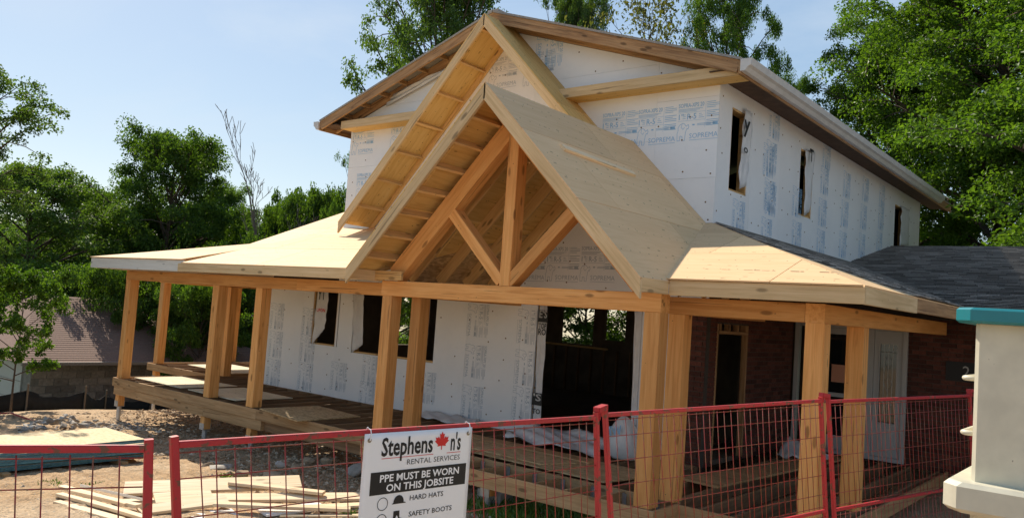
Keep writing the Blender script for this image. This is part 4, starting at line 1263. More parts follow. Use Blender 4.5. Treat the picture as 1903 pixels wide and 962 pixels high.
# ------------------------------------------------------------------ fence
def cam_pt(u, v, Z):
    """point at depth Z on the ray through (u, v)"""
    return CAM + ray(u, v)*Z
_rod = {}
def rod(name, p0, p1, r, mat, parent, n=5):
    p0, p1 = Vector(p0), Vector(p1); L = (p1-p0).length
    key = (round(L, 2), r, mat.name, n)
    if key not in _rod:
        mb = MB(); mb.tube([(-key[0]/2, 0, 0), (key[0]/2, 0, 0)], r, n); _rod[key] = mb.mesh('rod', mat, True)
    x, y, z = frame(p1-p0, (0, 0, 1) if abs((p1-p0).normalized().z) < .9 else (0, 1, 0))
    return obj(name, _rod[key], parent, mat4(x, y, z, (p0+p1)/2))
def fence_panel(a, b, lean, label, wire_step=.0762, midrail=True):
    """a, b: top outer corners; lean: tangent of the tilt of the uprights along the panel"""
    a, b = Vector(a), Vector(b); d = (b - a); L = d.length; d.normalize()
    dh = Vector((d.x, d.y, 0)).normalized()
    up = (Vector((0, 0, 1)) - dh*lean).normalized(); H = 1.83
    root = thing('temporary_fence', a - up*H, label, 'fence panel', 'red mesh fence panels')
    RS = M['redsteel']; side = d.cross(up).normalized()
    for q in (a + d*.015, b - d*.015):
        board('upright', q - up*H, q + up*.02, .03, .03, RS, root, up=side, c=.004)
    for h, nm in ((.0125, 'top_rail'), (.885, 'middle_rail'), (1.78, 'bottom_rail')):
        board(nm, a + d*.03 - up*h, b - d*.03 - up*h, .025, .025, RS, root, up=up, c=.003)
    hs = [.045, .145] + [.145 + .152*k for k in range(1, 5)] + [.85] + [.93 + .152*k for k in range(6)]
    for h in hs:
        rod('wire', a + d*.03 - up*h, b - d*.03 - up*h, .0027, M['redwire'], root)
    m = int(L/wire_step)
    for k in range(1, m):
        q = a + d*(.03 + (L - .06)*k/m) + side*.004
        j = random.gauss(0, .010)
        rod('wire', q - up*.035 + d*j*.3, q - up*.86 + d*j, .0027, M['redwire'], root)
        rod('wire', q - up*.91 + d*j, q - up*1.75, .0027, M['redwire'], root)
    return root, a, b, d, up, side
A1 = cam_pt(285, 826, 2.85); A0 = cam_pt(-520, 826, 2.30)
B0 = cam_pt(316, 820, 3.07); B1 = cam_pt(1111, 771, 4.84)
C0 = cam_pt(1121, 767, 4.90); C1 = cam_pt(1527, 741, 6.38)
D0 = cam_pt(1537, 743, 6.44); D1 = cam_pt(1803, 732, 7.9)
fence_panel(A0, A1, .07, 'red mesh fence panel before the sheet stack, its end post standing free')
FB = fence_panel(B0, B1, .13, 'red mesh fence panel with the jobsite sign hung on it')
fence_panel(C0, C1, .165, 'red mesh fence panel in front of the gable corner posts')
fence_panel(D0, D1, .175, 'red mesh fence panel before the front door, next to the cream container')
def coupler(p, d, label):
    x, y, z = frame(d, (0, 0, 1))
    mb = MB(); mb.box((-.055, -.022, -.005), (.055, .022, .025)); mb.box((-.06, -.018, .0), (-.0555, .018, .022))
    mb.box((-.05, -.020, -.05), (-.042, .020, -.0055)); mb.box((.042, -.020, -.05), (.05, .020, -.0055))
    tag(mb.build('fence_coupler', M['redsteel'], None, mat4(x, y, z, p)), label, 'fence coupler', 'fence couplers')
for (p, q), lb in (((B1, C0), 'red steel cap joining the signed fence panel to the next'), ((C1, D0), 'red steel cap joining the two fence panels near the front door'), ((D1, D1 + (D1-D0).normalized()*.03), 'red steel cap on the fence post hidden beside the cream container')):
    coupler((p+q)/2 + Vector((0, 0, .025)), (q-p) if (q-p).length > .02 else (D1-D0), lb)

# ------------------------------------------------------------------ sign
def build_sign():
    root_, a, b, d, up, side = FB
    toc = (CAM - (a+b)/2); nrm = side if side.dot(toc) > 0 else -side
    # find the place along the rail where the sign starts
    def along(u, v):
        best = None
        for k in range(400):
            p = a + d*((b-a).length*k/399)
            r = p - CAM; uu = 951.5 + F_PX*r.dot(Vector(_r2))/r.dot(Vector(_f))
            if best is None or abs(uu - u) < best[0]: best = (abs(uu-u), k/399*(b-a).length)
        return best[1]
    s0, s1 = along(674, 805), along(873, 790)
    Wd = s1 - s0; Hh = Wd*1.5
    sc = Wd/.69
    O = a + d*s0 - up*.016 + nrm*.022
    x, y = d, up - d*up.dot(d); y.normalize()
    if x.cross(y).dot(nrm) < 0: raise RuntimeError('sign faces away')
    z = x.cross(y)
    Mx = mat4(x, y, z, O)
    root = thing('safety_sign', O - up*Hh, "white vinyl jobsite sign hung on the red fence with black lettering", 'sign')
    # slightly wavy sheet
    nx, ny = 24, 30; vs = []
    wav = lambda u, v: .004*math.sin(u*9) * (0.4 + v) + .0025*math.sin(u*41)*0.4
    for j in range(ny+1):
        for i in range(nx+1): vs.append((Wd*i/nx, -Hh*j/ny, 0.0))
    fs = [(j*(nx+1)+i, (j+1)*(nx+1)+i, (j+1)*(nx+1)+i+1, j*(nx+1)+i+1) for j in range(ny) for i in range(nx)]
    bs = obj('sign_sheet', mesh_from('sign_sheet', vs, fs, M['vinyl'], True), root, Mx)
    md = bs.modifiers.new('thick', 'SOLIDIFY'); md.thickness = .002; md.offset = -1
    S = Mx @ Matrix.Diagonal((sc, sc, 1, 1))
    def pr(f, mat, lift, name='lettering'): obj(name, f.mesh(name, mat), root, S @ Matrix.Translation((0, 0, lift)))
    f = Flat(); X = lambda s: s*.69
    f.text('Stephens', X(.150), -.112, .086, X(.465), .022); f.text("n's", X(.790), -.112, .086, X(.10), .022)
    pr(f, M['black'], .0015)
    f = Flat(); f.text('RENTAL SERVICES', X(.385), -.165, .026, X(.505), -.004); pr(f, M['black'], .0015)
    half = [(0, 1), (.14, .74), (.30, .82), (.24, .36), (.44, .58), (.52, .44), (.80, .52), (.70, .26), (.86, .16), (.46, -.16), (.52, -.32), (.06, -.26), (.05, -.62)]
    pts = [(-x_, y_) for x_, y_ in reversed(half)] + half[1:]
    f = Flat(); cxm, cym = X(.700), -.070; k = .055
    # fan of triangles from the leaf centre
    vs = [(cxm, cym)] + [(cxm + k*x_, cym + k*y_*1.05) for x_, y_ in pts]; m = len(pts)
    f.add(vs, [(0, 1 + i, 1 + (i+1) % m)[::-1] for i in range(m)])
    pr(f, M['redink'], .0018, 'maple_leaf_mark')
    f = Flat(); f.rect(X(.155), -.1265, X(.625), -.1235); f.rect(X(.755), -.1265, X(.893), -.1235); pr(f, M['redink'], .0014, 'rule')
    f = Flat(); f.rect(X(.075), -.298, X(.962), -.188); pr(f, M['black'], .0013, 'black_band')
    f = Flat(); f.text('PPE MUST BE WORN', X(.155), -.238, .034, X(.735), .022); f.text('ON THIS JOBSITE', X(.215), -.286, .034, X(.625), .022)
    pr(f, M['vinyl'], .0022)
    f = Flat()
    for r_, cy in enumerate((-.345, -.425)): f.ring(X(.195), cy, .032, .0035)
    pr(f, M['black'], .0015, 'tick_circle')
    f = Flat(); hx, hy = X(.335), -.347
    f.poly([(hx + .032*math.cos(t), hy + .036*math.sin(t)) for t in np.linspace(0, math.pi, 14)]); f.poly([(hx - .040, hy - .006), (hx + .046, hy - .006), (hx + .040, hy + .0), (hx - .034, hy + .0)])
    pr(f, M['black'], .0015, 'hard_hat_mark')
    f = Flat(); bx, by = X(.335), -.455
    f.poly([(bx - .028, by), (bx + .048, by), (bx + .050, by + .018), (bx + .022, by + .03), (bx + .012, by + .034), (bx + .010, by + .068), (bx - .026, by + .068)])
    pr(f, M['black'], .0015, 'boot_mark')
    f = Flat(); f.poly([(bx - .014, by + .032), (bx + .004, by + .032), (bx - .005, by + .046)]); pr(f, M['vinyl'], .002, 'boot_badge')
    f = Flat(); f.text('HARD HATS', X(.435), -.345, .0245, X(.315), .008); f.text('SAFETY BOOTS', X(.435), -.425, .0245, X(.41), .008)
    pr(f, M['black'], .0015)
    for u in (.04, .96):
        g = MB(); g.tube([(X(u)*sc, -.03, .001), (X(u)*sc, -.03, .004)], .010, 12); o = g.build('grommet', M['grommet'], root, Mx)
        t = MB(); t.tube([(X(u)*sc, -.03, .006), (X(u)*sc, -.0, .012), (X(u)*sc, .018, .006), (X(u)*sc, .026, -.02), (X(u)*sc, -.01, -.045)], .003, 6); t.build('cable_tie', M['tie'], root, Mx)
build_sign()

# ------------------------------------------------------------------ cream container with teal rim
def container():
    yF = 4.6
    p = on_y(1813, 600, yF); x0 = p.x; ztop = on_y(1813, 572, yF).z; zrim = on_y(1820, 601, yF).z
    zl1 = on_y(1805, 893, yF).z; zl0 = on_y(1800, 948, yF).z
    x1, yB = x0 + 2.3, yF + 1.9
    g = ground_z(x0, yF)
    root = thing('waste_container', (x0, yF, g), 'tall cream painted steel container with a teal top rim', 'container')
    def ring(xa, ya, xb, yb, c):
        return [(xa + c, ya), (xb - c, ya), (xb, ya + c), (xb, yb - c), (xb - c, yb), (xa + c, yb), (xa, yb - c), (xa, ya + c)]
    def shell(name, e, c, z0, z1, mat, bev=.012):
        mb = MB(); n = 8; vs = []
        for ee, z in ((e - bev, z0), (e, z0 + bev), (e, z1 - bev), (e - bev, z1)):
            vs += [(a, b, z) for a, b in ring(x0 - ee, yF - ee, x1 + ee, yB + ee, c)]
        fs = [tuple(reversed(range(n))), tuple(3*n + i for i in range(n))] + [(k*n + i, k*n + (i+1) % n, (k+1)*n + (i+1) % n, (k+1)*n + i) for k in range(3) for i in range(n)]
        mb.add(vs, fs); return mb.build(name, mat, root)
    shell('body', 0.0, .02, g + .12, zrim + .01, M['cream'])
    shell('top_rim', .085, .075, zrim, ztop, M['teal'])
    shell('side_rail', .11, .07, zl0, zl1, M['cream'], .02)
    shell('base', .05, .05, g - .01, g + .20, M['cream'])
    for u, v in ((1800, 702), (1796, 803)):
        q = on_y(u, v, yF + .10)
        mb = MB(); mb.tube([(x0 + .01, yF + .10, q.z), (x0 - .045, yF + .10, q.z), (x0 - .060, yF + .12, q.z), (x0 - .060, yF + .38, q.z), (x0 - .045, yF + .40, q.z), (x0 + .01, yF + .40, q.z)], .013, 8)
        mb.build('rung', M['cream'], root, None, True)
container()

# ------------------------------------------------------------------ stacked sheets on the dirt
def sheet_stack():
    x1, x0, y0, y1 = -12.28, -13.55, 4.05, 6.48
    g = ground_z(-12.9, 5.3) + .01
    for yy in (4.5, 6.1):
        o = board('bearer', (x0 - .05, yy, g + .045), (x1 + .12, yy, g + .045), .09, .09, M['treated'])
        tag(o, 'timber bearer under the stack of sheets', 'bearer', 'bearers under the sheet stack')
    for k in range(12):
        dx, dy = random.uniform(-.025, .025), random.uniform(-.03, .03); a = random.gauss(0, .010)
        z = g + .09 + .0125 + k*.0225
        if k >= 10: dx -= .05*(k-9); a += .03
        mb = MB(); hx, hy = (x1-x0)/2, (y1-y0)/2
        mb.add([(-hx,-hy,-.0105),(hx,-hy,-.0105),(hx,hy,-.0105),(-hx,hy,-.0105),(-hx,-hy,.0105),(hx,-hy,.0105),(hx,hy,.0105),(-hx,hy,.0105)], [(0,3,2,1),(4,5,6,7)], 0)
        mb.add([(-hx,-hy,-.0105),(hx,-hy,-.0105),(hx,hy,-.0105),(-hx,hy,-.0105),(-hx,-hy,.0105),(hx,-hy,.0105),(hx,hy,.0105),(-hx,hy,.0105)], [(0,1,5,4),(1,2,6,5),(2,3,7,6),(3,0,4,7)], 1)
        M_ = Matrix.Translation(((x0+x1)/2 + dx, (y0+y1)/2 + dy, z)) @ Matrix.Rotation(a, 4, 'Z')
        o = mb.build('strand_board', [M['osbpale'], M['tealedge']], None, M_)
        if k == 11: tag(o, 'topmost strand board of the stack with teal edges', 'strand board', 'sheets in the stack')
        elif k == 10: tag(o, 'strand board second from the top of the stack, shifted askew', 'strand board', 'sheets in the stack')
        else: tag(o, 'strand board with a teal edge, lower in the stack', 'strand board', 'sheets in the stack')
sheet_stack()
o = board('strand_board', on_ground(0, 810, .04) + Vector((-.3, -.8, 0)), on_ground(40, 812, .04) + Vector((.2, .5, 0)), 1.0, .02, M['osbpale']); tag(o, 'single strand board lying on the dirt by the rubble heap', 'strand board')

# ------------------------------------------------------------------ off-cut lumber on the dirt
def ground_board(a, b, w, h, lift0, lift1, label, mat='cutboard', name='off_cut_board', group='off-cut boards on the dirt', roll=0.0, tilt=0.0):
    p, q = on_ground(*a), on_ground(*b)
    p.z = ground_z(p.x, p.y) + .02 + lift0 + h/2; q.z = ground_z(q.x, q.y) + .02 + lift1 + h/2
    o = board(name, p, q, w, h, M[mat], None, up=Vector((.8*tilt, -.55*tilt, 1)))
    return tag(o, label, 'board', group)
ground_board((228, 932), (556, 920), .32, .038, .12, .14, 'widest pale plank of the off-cut heap, lying flat on top', tilt=.28)
ground_board((390, 940), (700, 932), .20, .038, .06, .03, 'long pale board running from the heap toward the sign', tilt=.2)
ground_board((395, 958), (650, 958), .14, .038, .10, .04, 'narrow two-by-four resting across the off-cut heap')
ground_board((285, 946), (392, 938), .26, .038, .08, .08, 'short board end under the widest plank', tilt=.25)
ground_board((215, 948), (392, 938), .14, .038, .06, .06, 'narrow board tucked against the widest plank')
ground_board((520, 962), (668, 962), .09, .02, .0, .0, 'thin curved lath lying beside the sign')
ground_board((425, 925), (600, 936), .14, .038, .16, .10, 'narrow board lying askew on the widest plank')
ground_board((560, 950), (690, 944), .16, .025, .02, .02, 'thin pale board by the foot of the sign')
ground_board((255, 966), (420, 950), .19, .038, .06, .10, 'wide board leaning on the heap beside the free fence post', tilt=.3)
ground_board((330, 985), (640, 985), .14, .038, .02, .05, 'board at the near side of the off-cut heap')
ground_board((200, 962), (330, 990), .19, .038, .02, .02, 'wide board sloping away from the short bundle')
for k, (a, b) in enumerate((((112, 930), (235, 965)), ((108, 938), (230, 972)), ((104, 946), (225, 980)), ((130, 938), (255, 968)), ((150, 948), (270, 985)), ((128, 955), (250, 990)))):
    ground_board(a, b, .09, .038, .13 - .042*(k % 3), .13 - .042*(k % 3), 'sawn two-by-four in the short bundle left of the free fence post', 'cutboard', 'off_cut_board', 'short bundle of boards')
p, q = on_ground(148, 934), on_ground(275, 965)
mb = MB(); L = (q-p).length; mb.box((-L/2, -.02, 0), (L/2, .02, .003)); mb.box((-L/2, -.02, .003), (L/2, -.017, .03))
x_, y_, z_ = frame(q-p, (0, 0, 1)); o = mb.build('metal_strip', M['strip'], None, mat4(x_, y_, z_, (p+q)/2 + Vector((0, 0, .20)))); tag(o, 'bent aluminium angle strip lying over the short bundle of boards', 'metal strip')
for (u, v, w, d_, lb) in ((300, 952, .5, .35, 'white foam off-cut under the lumber by the fence post'), (545, 952, .8, .3, 'white foam off-cut behind the near boards'), (395, 962, .5, .3, 'small white foam piece among the off-cut boards')):
    c = on_ground(u, v); a = random.uniform(0, 3)
    mb = MB(); mb.box((-w/2, -d_/2, 0), (w/2, d_/2, .025)); o = mb.build('foam_off_cut', M['foam'], None, Matrix.Translation((c.x, c.y, ground_z(c.x, c.y) + .03)) @ Matrix.Rotation(a, 4, 'Z')); tag(o, lb, 'foam piece')
ground_board((1240, 972), (1322, 962), .19, .09, .0, .0, 'pale lumber block on the ground beside the gable corner post', 'cutboard', 'lumber_block', None)

# ------------------------------------------------------------------ stones
def stone(u, v, s, label, mat='rock', flat=.45, seed=None, lift=0.0, group=None):
    c = on_ground(u, v); sz = (s*random.uniform(.85, 1.2), s*random.uniform(.7, 1.0), s*flat)
    o = rock('stone', Vector((c.x, c.y, ground_z(c.x, c.y) + sz[2]*.55 + lift)), sz, M[mat], seed or random.randint(0, 999), 18)
    return tag(o, label, 'stone', group)
stone(448, 885, .15, 'rounded tan boulder left of the flat slab'); stone(512, 886, .22, 'flat tan slab of stone with a grey rock on it', flat=.22)
stone(520, 872, .12, 'grey rock resting on the flat slab', 'rubble', .5, lift=.05); stone(550, 876, .11, 'round tan rock right of the flat slab', flat=.7)
stone(575, 860, .14, 'brown rock in the edge of the porch shade'); stone(608, 862, .13, 'flat-topped brown rock in the porch shade', flat=.6)
stone(670, 885, .20, 'large grey block of stone behind the sign', 'rubble', .7); stone(383, 868, .12, 'low tan stone at the end of the pale slab')
stone(410, 870, .26, 'long pale slab of stone on the sunlit dirt', 'rubble', .2); stone(340, 895, .08, 'small tan stone near the free fence post')
stone(60, 872, .05, 'single small stone before the sheet stack'); stone(1010, 945, .10, 'grey stone in the grass under the gable deck', 'rubble', .6)
stone(1045, 925, .14, 'brown stone in the shade behind the grass', flat=.7)
mb = MB(); c = on_ground(918, 935); mb.box((c.x - .2, c.y - .12, ground_z(c.x, c.y) - .05), (c.x + .2, c.y + .14, ground_z(c.x, c.y) + .18)); o = mb.build('concrete_block', M['concrete']); tag(o, 'concrete block footing under the gable deck rim', 'concrete block')
# rubble heap: the larger lumps one by one, the small ones as one mass
rr = random.Random(8)
hc = on_ground(118, 803); hc.x -= .1
for k in range(110):
    a, r = rr.uniform(0, 6.28), rr.random()**.6
    x, y = hc.x + math.cos(a)*r*.75, hc.y + math.sin(a)*r*1.25
    h = max(0, .34*(1 - r)) ; s = rr.uniform(.03, .105)*(1.15 - .4*r)
    o = rock('rubble_stone', Vector((x, y, ground_z(x, y) + h*rr.uniform(.5, 1) + s*.15)), (s*1.35, s*.9, s*.6), M['rubble'], k + 50, 11)
    tag(o, 'broken grey stone in the rubble heap', 'stone', 'stones of the rubble heap')

def scatter_stones(name, n, sampler, smin, smax, mat, label):
    r = np.random.default_rng(3)
    base = np.array([(0,0,1),(1,0,0),(0,1,0),(-1,0,0),(0,-1,0),(0,0,-.6)], float)
    tri = np.array([(0,1,2),(0,2,3),(0,3,4),(0,4,1),(5,2,1),(5,3,2),(5,4,3),(5,1,4)])
    Vs = np.empty((n, 6, 3))
    for i in range(n):
        x, y = sampler(r); s = smin*(smax/smin)**(r.random()**2.5)
        b = base*r.uniform(.6, 1.3, (6, 1))*np.array([s*r.uniform(.8, 1.5), s, s*.6]); a = r.uniform(0, 6.28)
        ca, sa = math.cos(a), math.sin(a)
        Vs[i] = np.stack([b[:,0]*ca - b[:,1]*sa + x, b[:,0]*sa + b[:,1]*ca + y, b[:,2] + ground_z(x, y) + s*.2], -1)
    Q = (tri[None] + (np.arange(n)*6)[:, None, None]).reshape(-1, 3)
    o = obj(name, fast_mesh(name, Vs.reshape(-1, 3), Q, mat)); return tag(o, label, None, None, 'stuff')
def samp(r):
    while True:
        x, y = r.uniform(-19, -2.2), r.uniform(1.5, 10.6)
        if not (-13.7 < x < -12.2 and 4 < y < 6.6): return x, y
m_, nt_, b_ = new_mat('gravel_mix')
_g = nt_.nodes.new('ShaderNodeNewGeometry')
nt_.links.new(ramp(nt_, [(0.0, (.20, .13, .075)), (.5, (.38, .27, .17)), (1.0, (.52, .43, .32))], _g.outputs['Random Per Island']), b_.inputs['Base Color']); b_.inputs['Roughness'].default_value = .95
M['gravel'] = m_
scatter_stones('gravel', 42000, samp, .006, .055, M['gravel'], 'loose gravel and clods strewn over the dirt')
def samp2(r):
    c = hc; return c.x + r.normal(0, .55), c.y + r.normal(0, .8)
scatter_stones('rubble_gravel', 900, samp2, .02, .07, M['rubble'], 'small grey gravel around the rubble heap')
def samp3(r):
    t = r.random(); p_ = on_ground(380 + 300*t, 800 + 75*t + r.uniform(0, 50)); return p_.x, p_.y
scatter_stones('shaded_gravel', 700, samp3, .01, .055, M['rock'], 'stones scattered in the shade of the porch')

# grass tufts
def tufts(name, spots, per, h, spread, label):
    Vs, Q = [], []; r = np.random.default_rng(9)
    for (x, y) in spots:
        for _ in range(per):
            bx, by = x + r.normal(0, spread), y + r.normal(0, spread); a = r.uniform(0, 6.28); hh = h*r.uniform(.5, 1.2); w = .006 + .01*r.random()
            dx, dy = math.cos(a), math.sin(a); g = ground_z(bx, by); le = hh*r.uniform(.2, .9)
            i = len(Vs); Vs += [(bx - dy*w, by + dx*w, g), (bx + dy*w, by - dx*w, g), (bx + dx*le*.4 + dy*w*.6, by + dy*le*.4 - dx*w*.6, g + hh*.65), (bx + dx*le, by + dy*le, g + hh)]
            Q.append((i, i+1, i+2, i+3))
    o = obj(name, fast_mesh(name, np.array(Vs), np.array(Q), M['grassblade'])); return tag(o, label, None, None, 'stuff')
sp = []
for k in range(60):
    p_ = on_ground(random.uniform(880, 1120), random.uniform(915, 985)); sp.append((p_.x, p_.y))
tufts('grass', sp, 40, .13, .10, 'green grass growing under the edge of the gable deck')
sp = []
for u, v in ((85, 900), (95, 898), (105, 902), (165, 904), (180, 903), (190, 903), (222, 902), (10, 935), (15, 955), (90, 930), (290, 903), (410, 888), (420, 885), (450, 892), (470, 895), (385, 905), (145, 788), (140, 786), (650, 955), (655, 960)):
    p_ = on_ground(u, v); sp.append((p_.x, p_.y))
tufts('weeds', sp, 26, .06, .05, 'small green weeds sprouting from the dirt')

# ------------------------------------------------------------------ silt fence, neighbour's garage
def silt():
    pts = [(-19.2, 4.2), (-19.6, 6.2), (-20.0, 8.0), (-20.6, 9.6), (-21.6, 10.6), (-22.6, 12.4), (-22.9, 15.5)]
    pts = [Vector((a - 1.0, b, 0)) for a, b in pts]
    root = thing('silt_fence', (pts[0].x, pts[0].y, ground_z(pts[0].x, pts[0].y)), 'sagging black silt fence fabric on wooden stakes along the lot edge', 'silt fence')
    vs = []; n = 10; fs = []
    for a, b in zip(pts[:-1], pts[1:]):
        for i in range(n):
            t = i/n; p = a.lerp(b, t); g = ground_z(p.x, p.y); sag = .16*math.sin(math.pi*t) + random.uniform(-.01, .01)
            vs += [(p.x, p.y, g - .1), (p.x + random.uniform(-.03, .03), p.y, g + .2), (p.x, p.y, g + .60 - sag)]
    k = len(vs)//3
    for i in range(k-1):
        for j in range(2): fs.append((i*3+j, (i+1)*3+j, (i+1)*3+j+1, i*3+j+1))
    o = obj('fabric', mesh_from('fabric', vs, fs, M['silt'], True), root); md = o.modifiers.new('t', 'SOLIDIFY'); md.thickness = .004
    for p in pts:
        g = ground_z(p.x, p.y); board('stake', (p.x + .03, p.y, g - .2), (p.x + .03, p.y, g + .75), .04, .04, M['stake'], root, up=(0, 1, 0))
silt()
def garage():
    x1, x0, y0, y1 = -24.4, -31.5, 9.35, 17.0; g = ground_z(x1, y0) - .3; ze = -.28
    root = thing('neighbour_garage', ((x0+x1)/2, (y0+y1)/2, g), 'low grey block garage with a brown shingle roof beyond the silt fence', 'garage')
    mb = MB(); mb.box((x0, y0, g), (x1, y1, ze)); wl = mb.build('wall', M['mortar2'], root)
    bm_ = MB(); bm_.box((-.19, -.092, 0), (.19, .092, .02)); bme = bm_.mesh('block', M['block'])
    row = 0; z = g + .1; rest = MB(); cnt = 0
    while z < ze - .02:
        y = y0 + .2 - (.2 if row % 2 else 0) + .0
        while y < y1 - .2:
            if y - .19 > y0 - .001:
                if cnt < 300 and z > -1.9: obj('block', bme, wl, mat4((0,1,0), (0,0,1), (1,0,0), (x1, y, z))); cnt += 1
                else: rest.box((x1, y - .19, z - .092), (x1 + .02, y + .19, z + .092))
            y += .40
        z += .205; row += 1
    if rest.v: tag(rest.build('blocks', M['block'], wl), None, None, None, 'stuff')
    d = MB(); d.box((x0 + 3.6, y0 - .04, g + .02), (x1 - .55, y0 - .002, g + 2.0)); dr = d.build('garage_door', M['whitepaint'], root)
    for k in range(1, 4):
        b = MB(); b.box((x0 + 3.6, y0 - .05, g + k*.5), (x1 - .55, y0 - .041, g + k*.5 + .015)); b.build('door_joint', M['block'], dr)
    ov = .45; rz = ze + 1.75; a = [(x0 - ov, y0 - ov, ze), (x1 + ov, y0 - ov, ze), (x1 + ov, y1 + ov, ze), (x0 - ov, y1 + ov, ze), ((x0+x1)/2, y0 + 1.2, rz), ((x0+x1)/2, y1 - 4.2, rz)]
    r = MB(); r.add(a, [(0, 1, 4), (1, 2, 5, 4), (2, 3, 5), (3, 0, 4, 5), (3, 2, 1, 0)]); rf = r.build('roof', M['brownshingle'], root)
    # shingle courses on the slope in view
    A, B, C, D = (Vector(a[i]) for i in (1, 2, 5, 4)); cs = MB(); n = (B-A).cross(D-A).normalized()
    for k in range(34):
        t0, t1 = k/34, (k+1)/34
        p0, p1 = A.lerp(D, t0), B.lerp(C, t0); q0, q1 = A.lerp(D, t1), B.lerp(C, t1)
        cs.add([p0 + n*.018, p1 + n*.018, q1 + n*.008, q0 + n*.008, p0 + n*.004, p1 + n*.004], [(0, 1, 2, 3), (4, 5, 1, 0)])
    tag(cs.build('shingles', M['brownshingle'], rf), None, None, None, 'stuff')
    board('eave_gutter', (x1 + ov + .03, y0 - ov, ze - .03), (x1 + ov + .03, y1 + ov, ze - .03), .09, .09, M['gutterdark'], root)
M['mortar2'] = plain('block_mortar', (.22, .20, .18), .95, 0, 10, .2)
M['gutterdark'] = plain('brown_gutter', (.22, .19, .17), .6)
garage()
# red fence panel lying flat at the lot edge
p_ = on_ground(15, 790); lp = thing('temporary_fence', (p_.x - 1.2, p_.y - 1.6, ground_z(p_.x, p_.y) + .1), 'red fence panel frame laid flat on the dirt beyond the rubble heap', 'fence panel')
for k in range(1):
    z = ground_z(p_.x, p_.y) + .05 + k*.035; x0, y0 = p_.x - 1.3 + .03*k, p_.y - 1.9
    for dx in (0, 1.7): board('upright', (x0 + dx, y0, z), (x0 + dx, y0 + 2.4, z), .03, .03, M['redsteel'], lp)
    for dy in (.015, 1.2, 2.385): board('rail', (x0 + .016, y0 + dy, z), (x0 + 1.684, y0 + dy, z), .025, .025, M['redsteel'], lp)

# ------------------------------------------------------------------ trees
def leaf_cloud(r, centers, radii, per, size, flat=.6, droop=.3, aspect=.62):
    n = len(centers)*per
    c = np.repeat(np.array(centers), per, 0); rad = np.repeat(np.array(radii), per)
    g = r.normal(0, 1, (n, 3)); g /= np.linalg.norm(g, axis=1, keepdims=True) + 1e-9
    g *= (r.random((n, 1))**.5)
    g[:, 2] *= flat
    p = c + g*rad[:, None]
    p[:, 2] -= droop*rad*(g[:, 0]**2 + g[:, 1]**2)
    # leaf axis: outward and a little down; normal: up-ish with scatter
    ax = g*np.array([1, 1, .4]) + r.normal(0, .55, (n, 3)); ax[:, 2] -= .25
    ax /= np.linalg.norm(ax, axis=1, keepdims=True)
    up = np.array([0, 0, 1.0]) + r.normal(0, .55, (n, 3))
    sd = np.cross(up, ax); sd /= np.linalg.norm(sd, axis=1, keepdims=True) + 1e-9
    nm = np.cross(ax, sd)
    s = size*r.uniform(.65, 1.25, (n, 1))
    fold = nm*s*.16
    V = np.stack([p - ax*s*.5, p + sd*s*aspect*.5 + fold + ax*s*.05, p + ax*s*.55, p - sd*s*aspect*.5 + fold + ax*s*.05], 1)
    Q = np.arange(n*4).reshape(n, 4)
    return V.reshape(-1, 3), Q

def make_tree_meshes(name, seed, H, R, base, limbs, subs, per, leaf, clump, mat, bark='bark', trunk_r=None, elev=(.15, 1.5), env=None, droop=.3, flat=.6, inner=.35, lean=.4):
    r = np.random.default_rng(seed); rr = random.Random(seed)
    env = env or (lambda u: math.sin(math.pi*min(1, (u*.86 + .14))**.8)**.75)
    tr = trunk_r or H*.018
    sway = [(rr.uniform(-1, 1)*lean*.3, rr.uniform(-1, 1)*lean*.3) for _ in range(7)]
    sway[0] = (0, 0)
    tp = [Vector((sway[i][0]*i/6, sway[i][1]*i/6, H*.96*i/6)) for i in range(7)]
    def trunk(h):
        t = min(max(h/(H*.96), 0), .999)*6; i = int(t); return tp[i].lerp(tp[i+1], t - i)
    w = MB(); w.tube([Vector((0, 0, -.3))] + tp[1:], [tr*1.15] + [tr*(1 - i/6.3) for i in range(1, 7)], 7)
    C, Rd = [], []
    for i in range(limbs):
        u = (i + .5)/limbs; h = base + (H*.94 - base)*u
        az = i*2.399 + rr.uniform(-.5, .5); rad = R*env(u)*rr.uniform(.62, 1.12)
        e = elev[0] + (elev[1] - elev[0])*u
        a = trunk(h); z1 = min(h + rad*e*rr.uniform(.6, 1.1), H - .1)
        b = Vector((a.x + math.cos(az)*rad, a.y + math.sin(az)*rad, z1))
        mid = a.lerp(b, .5) + Vector((rr.uniform(-.2, .2), rr.uniform(-.2, .2), rad*.08))
        lp = lambda t: a*(1-t)**2 + mid*2*t*(1-t) + b*t*t
        pts = [lp(k/5) for k in range(6)]; r0 = tr*(.42*(1-u) + .14)
        w.tube(pts, [r0*(1 - .85*k/5) for k in range(6)], 5, 0, False)
        C.append(b); Rd.append(clump*rr.uniform(.7, 1.1))
        for j in range(subs):
            t = inner + (1 - inner)*(j + rr.random())/subs; p = lp(t)
            dz = rr.uniform(-.25, .55); aa = az + rr.choice((-1, 1))*rr.uniform(.4, 1.5)
            L = (.18 + .22*rr.random())*max(rad, R*.4)
            q = p + Vector((math.cos(aa)*L, math.sin(aa)*L, dz*L))
            w.tube([p, p.lerp(q, .5) + Vector((0, 0, L*.06)), q], [r0*.35*(1 - .5*t), r0*.22, .006], 3, 0, False)
            C.append(q); Rd.append(clump*rr.uniform(.55, 1.1))
    wm = w.mesh(name + '_trunk', M[bark], True)
    V, Q = leaf_cloud(r, [tuple(c) for c in C], Rd, per, leaf, flat, droop)
    cm = fast_mesh(name + '_crown', V, Q, M[mat], False)
    return (wm, cm, H, R)

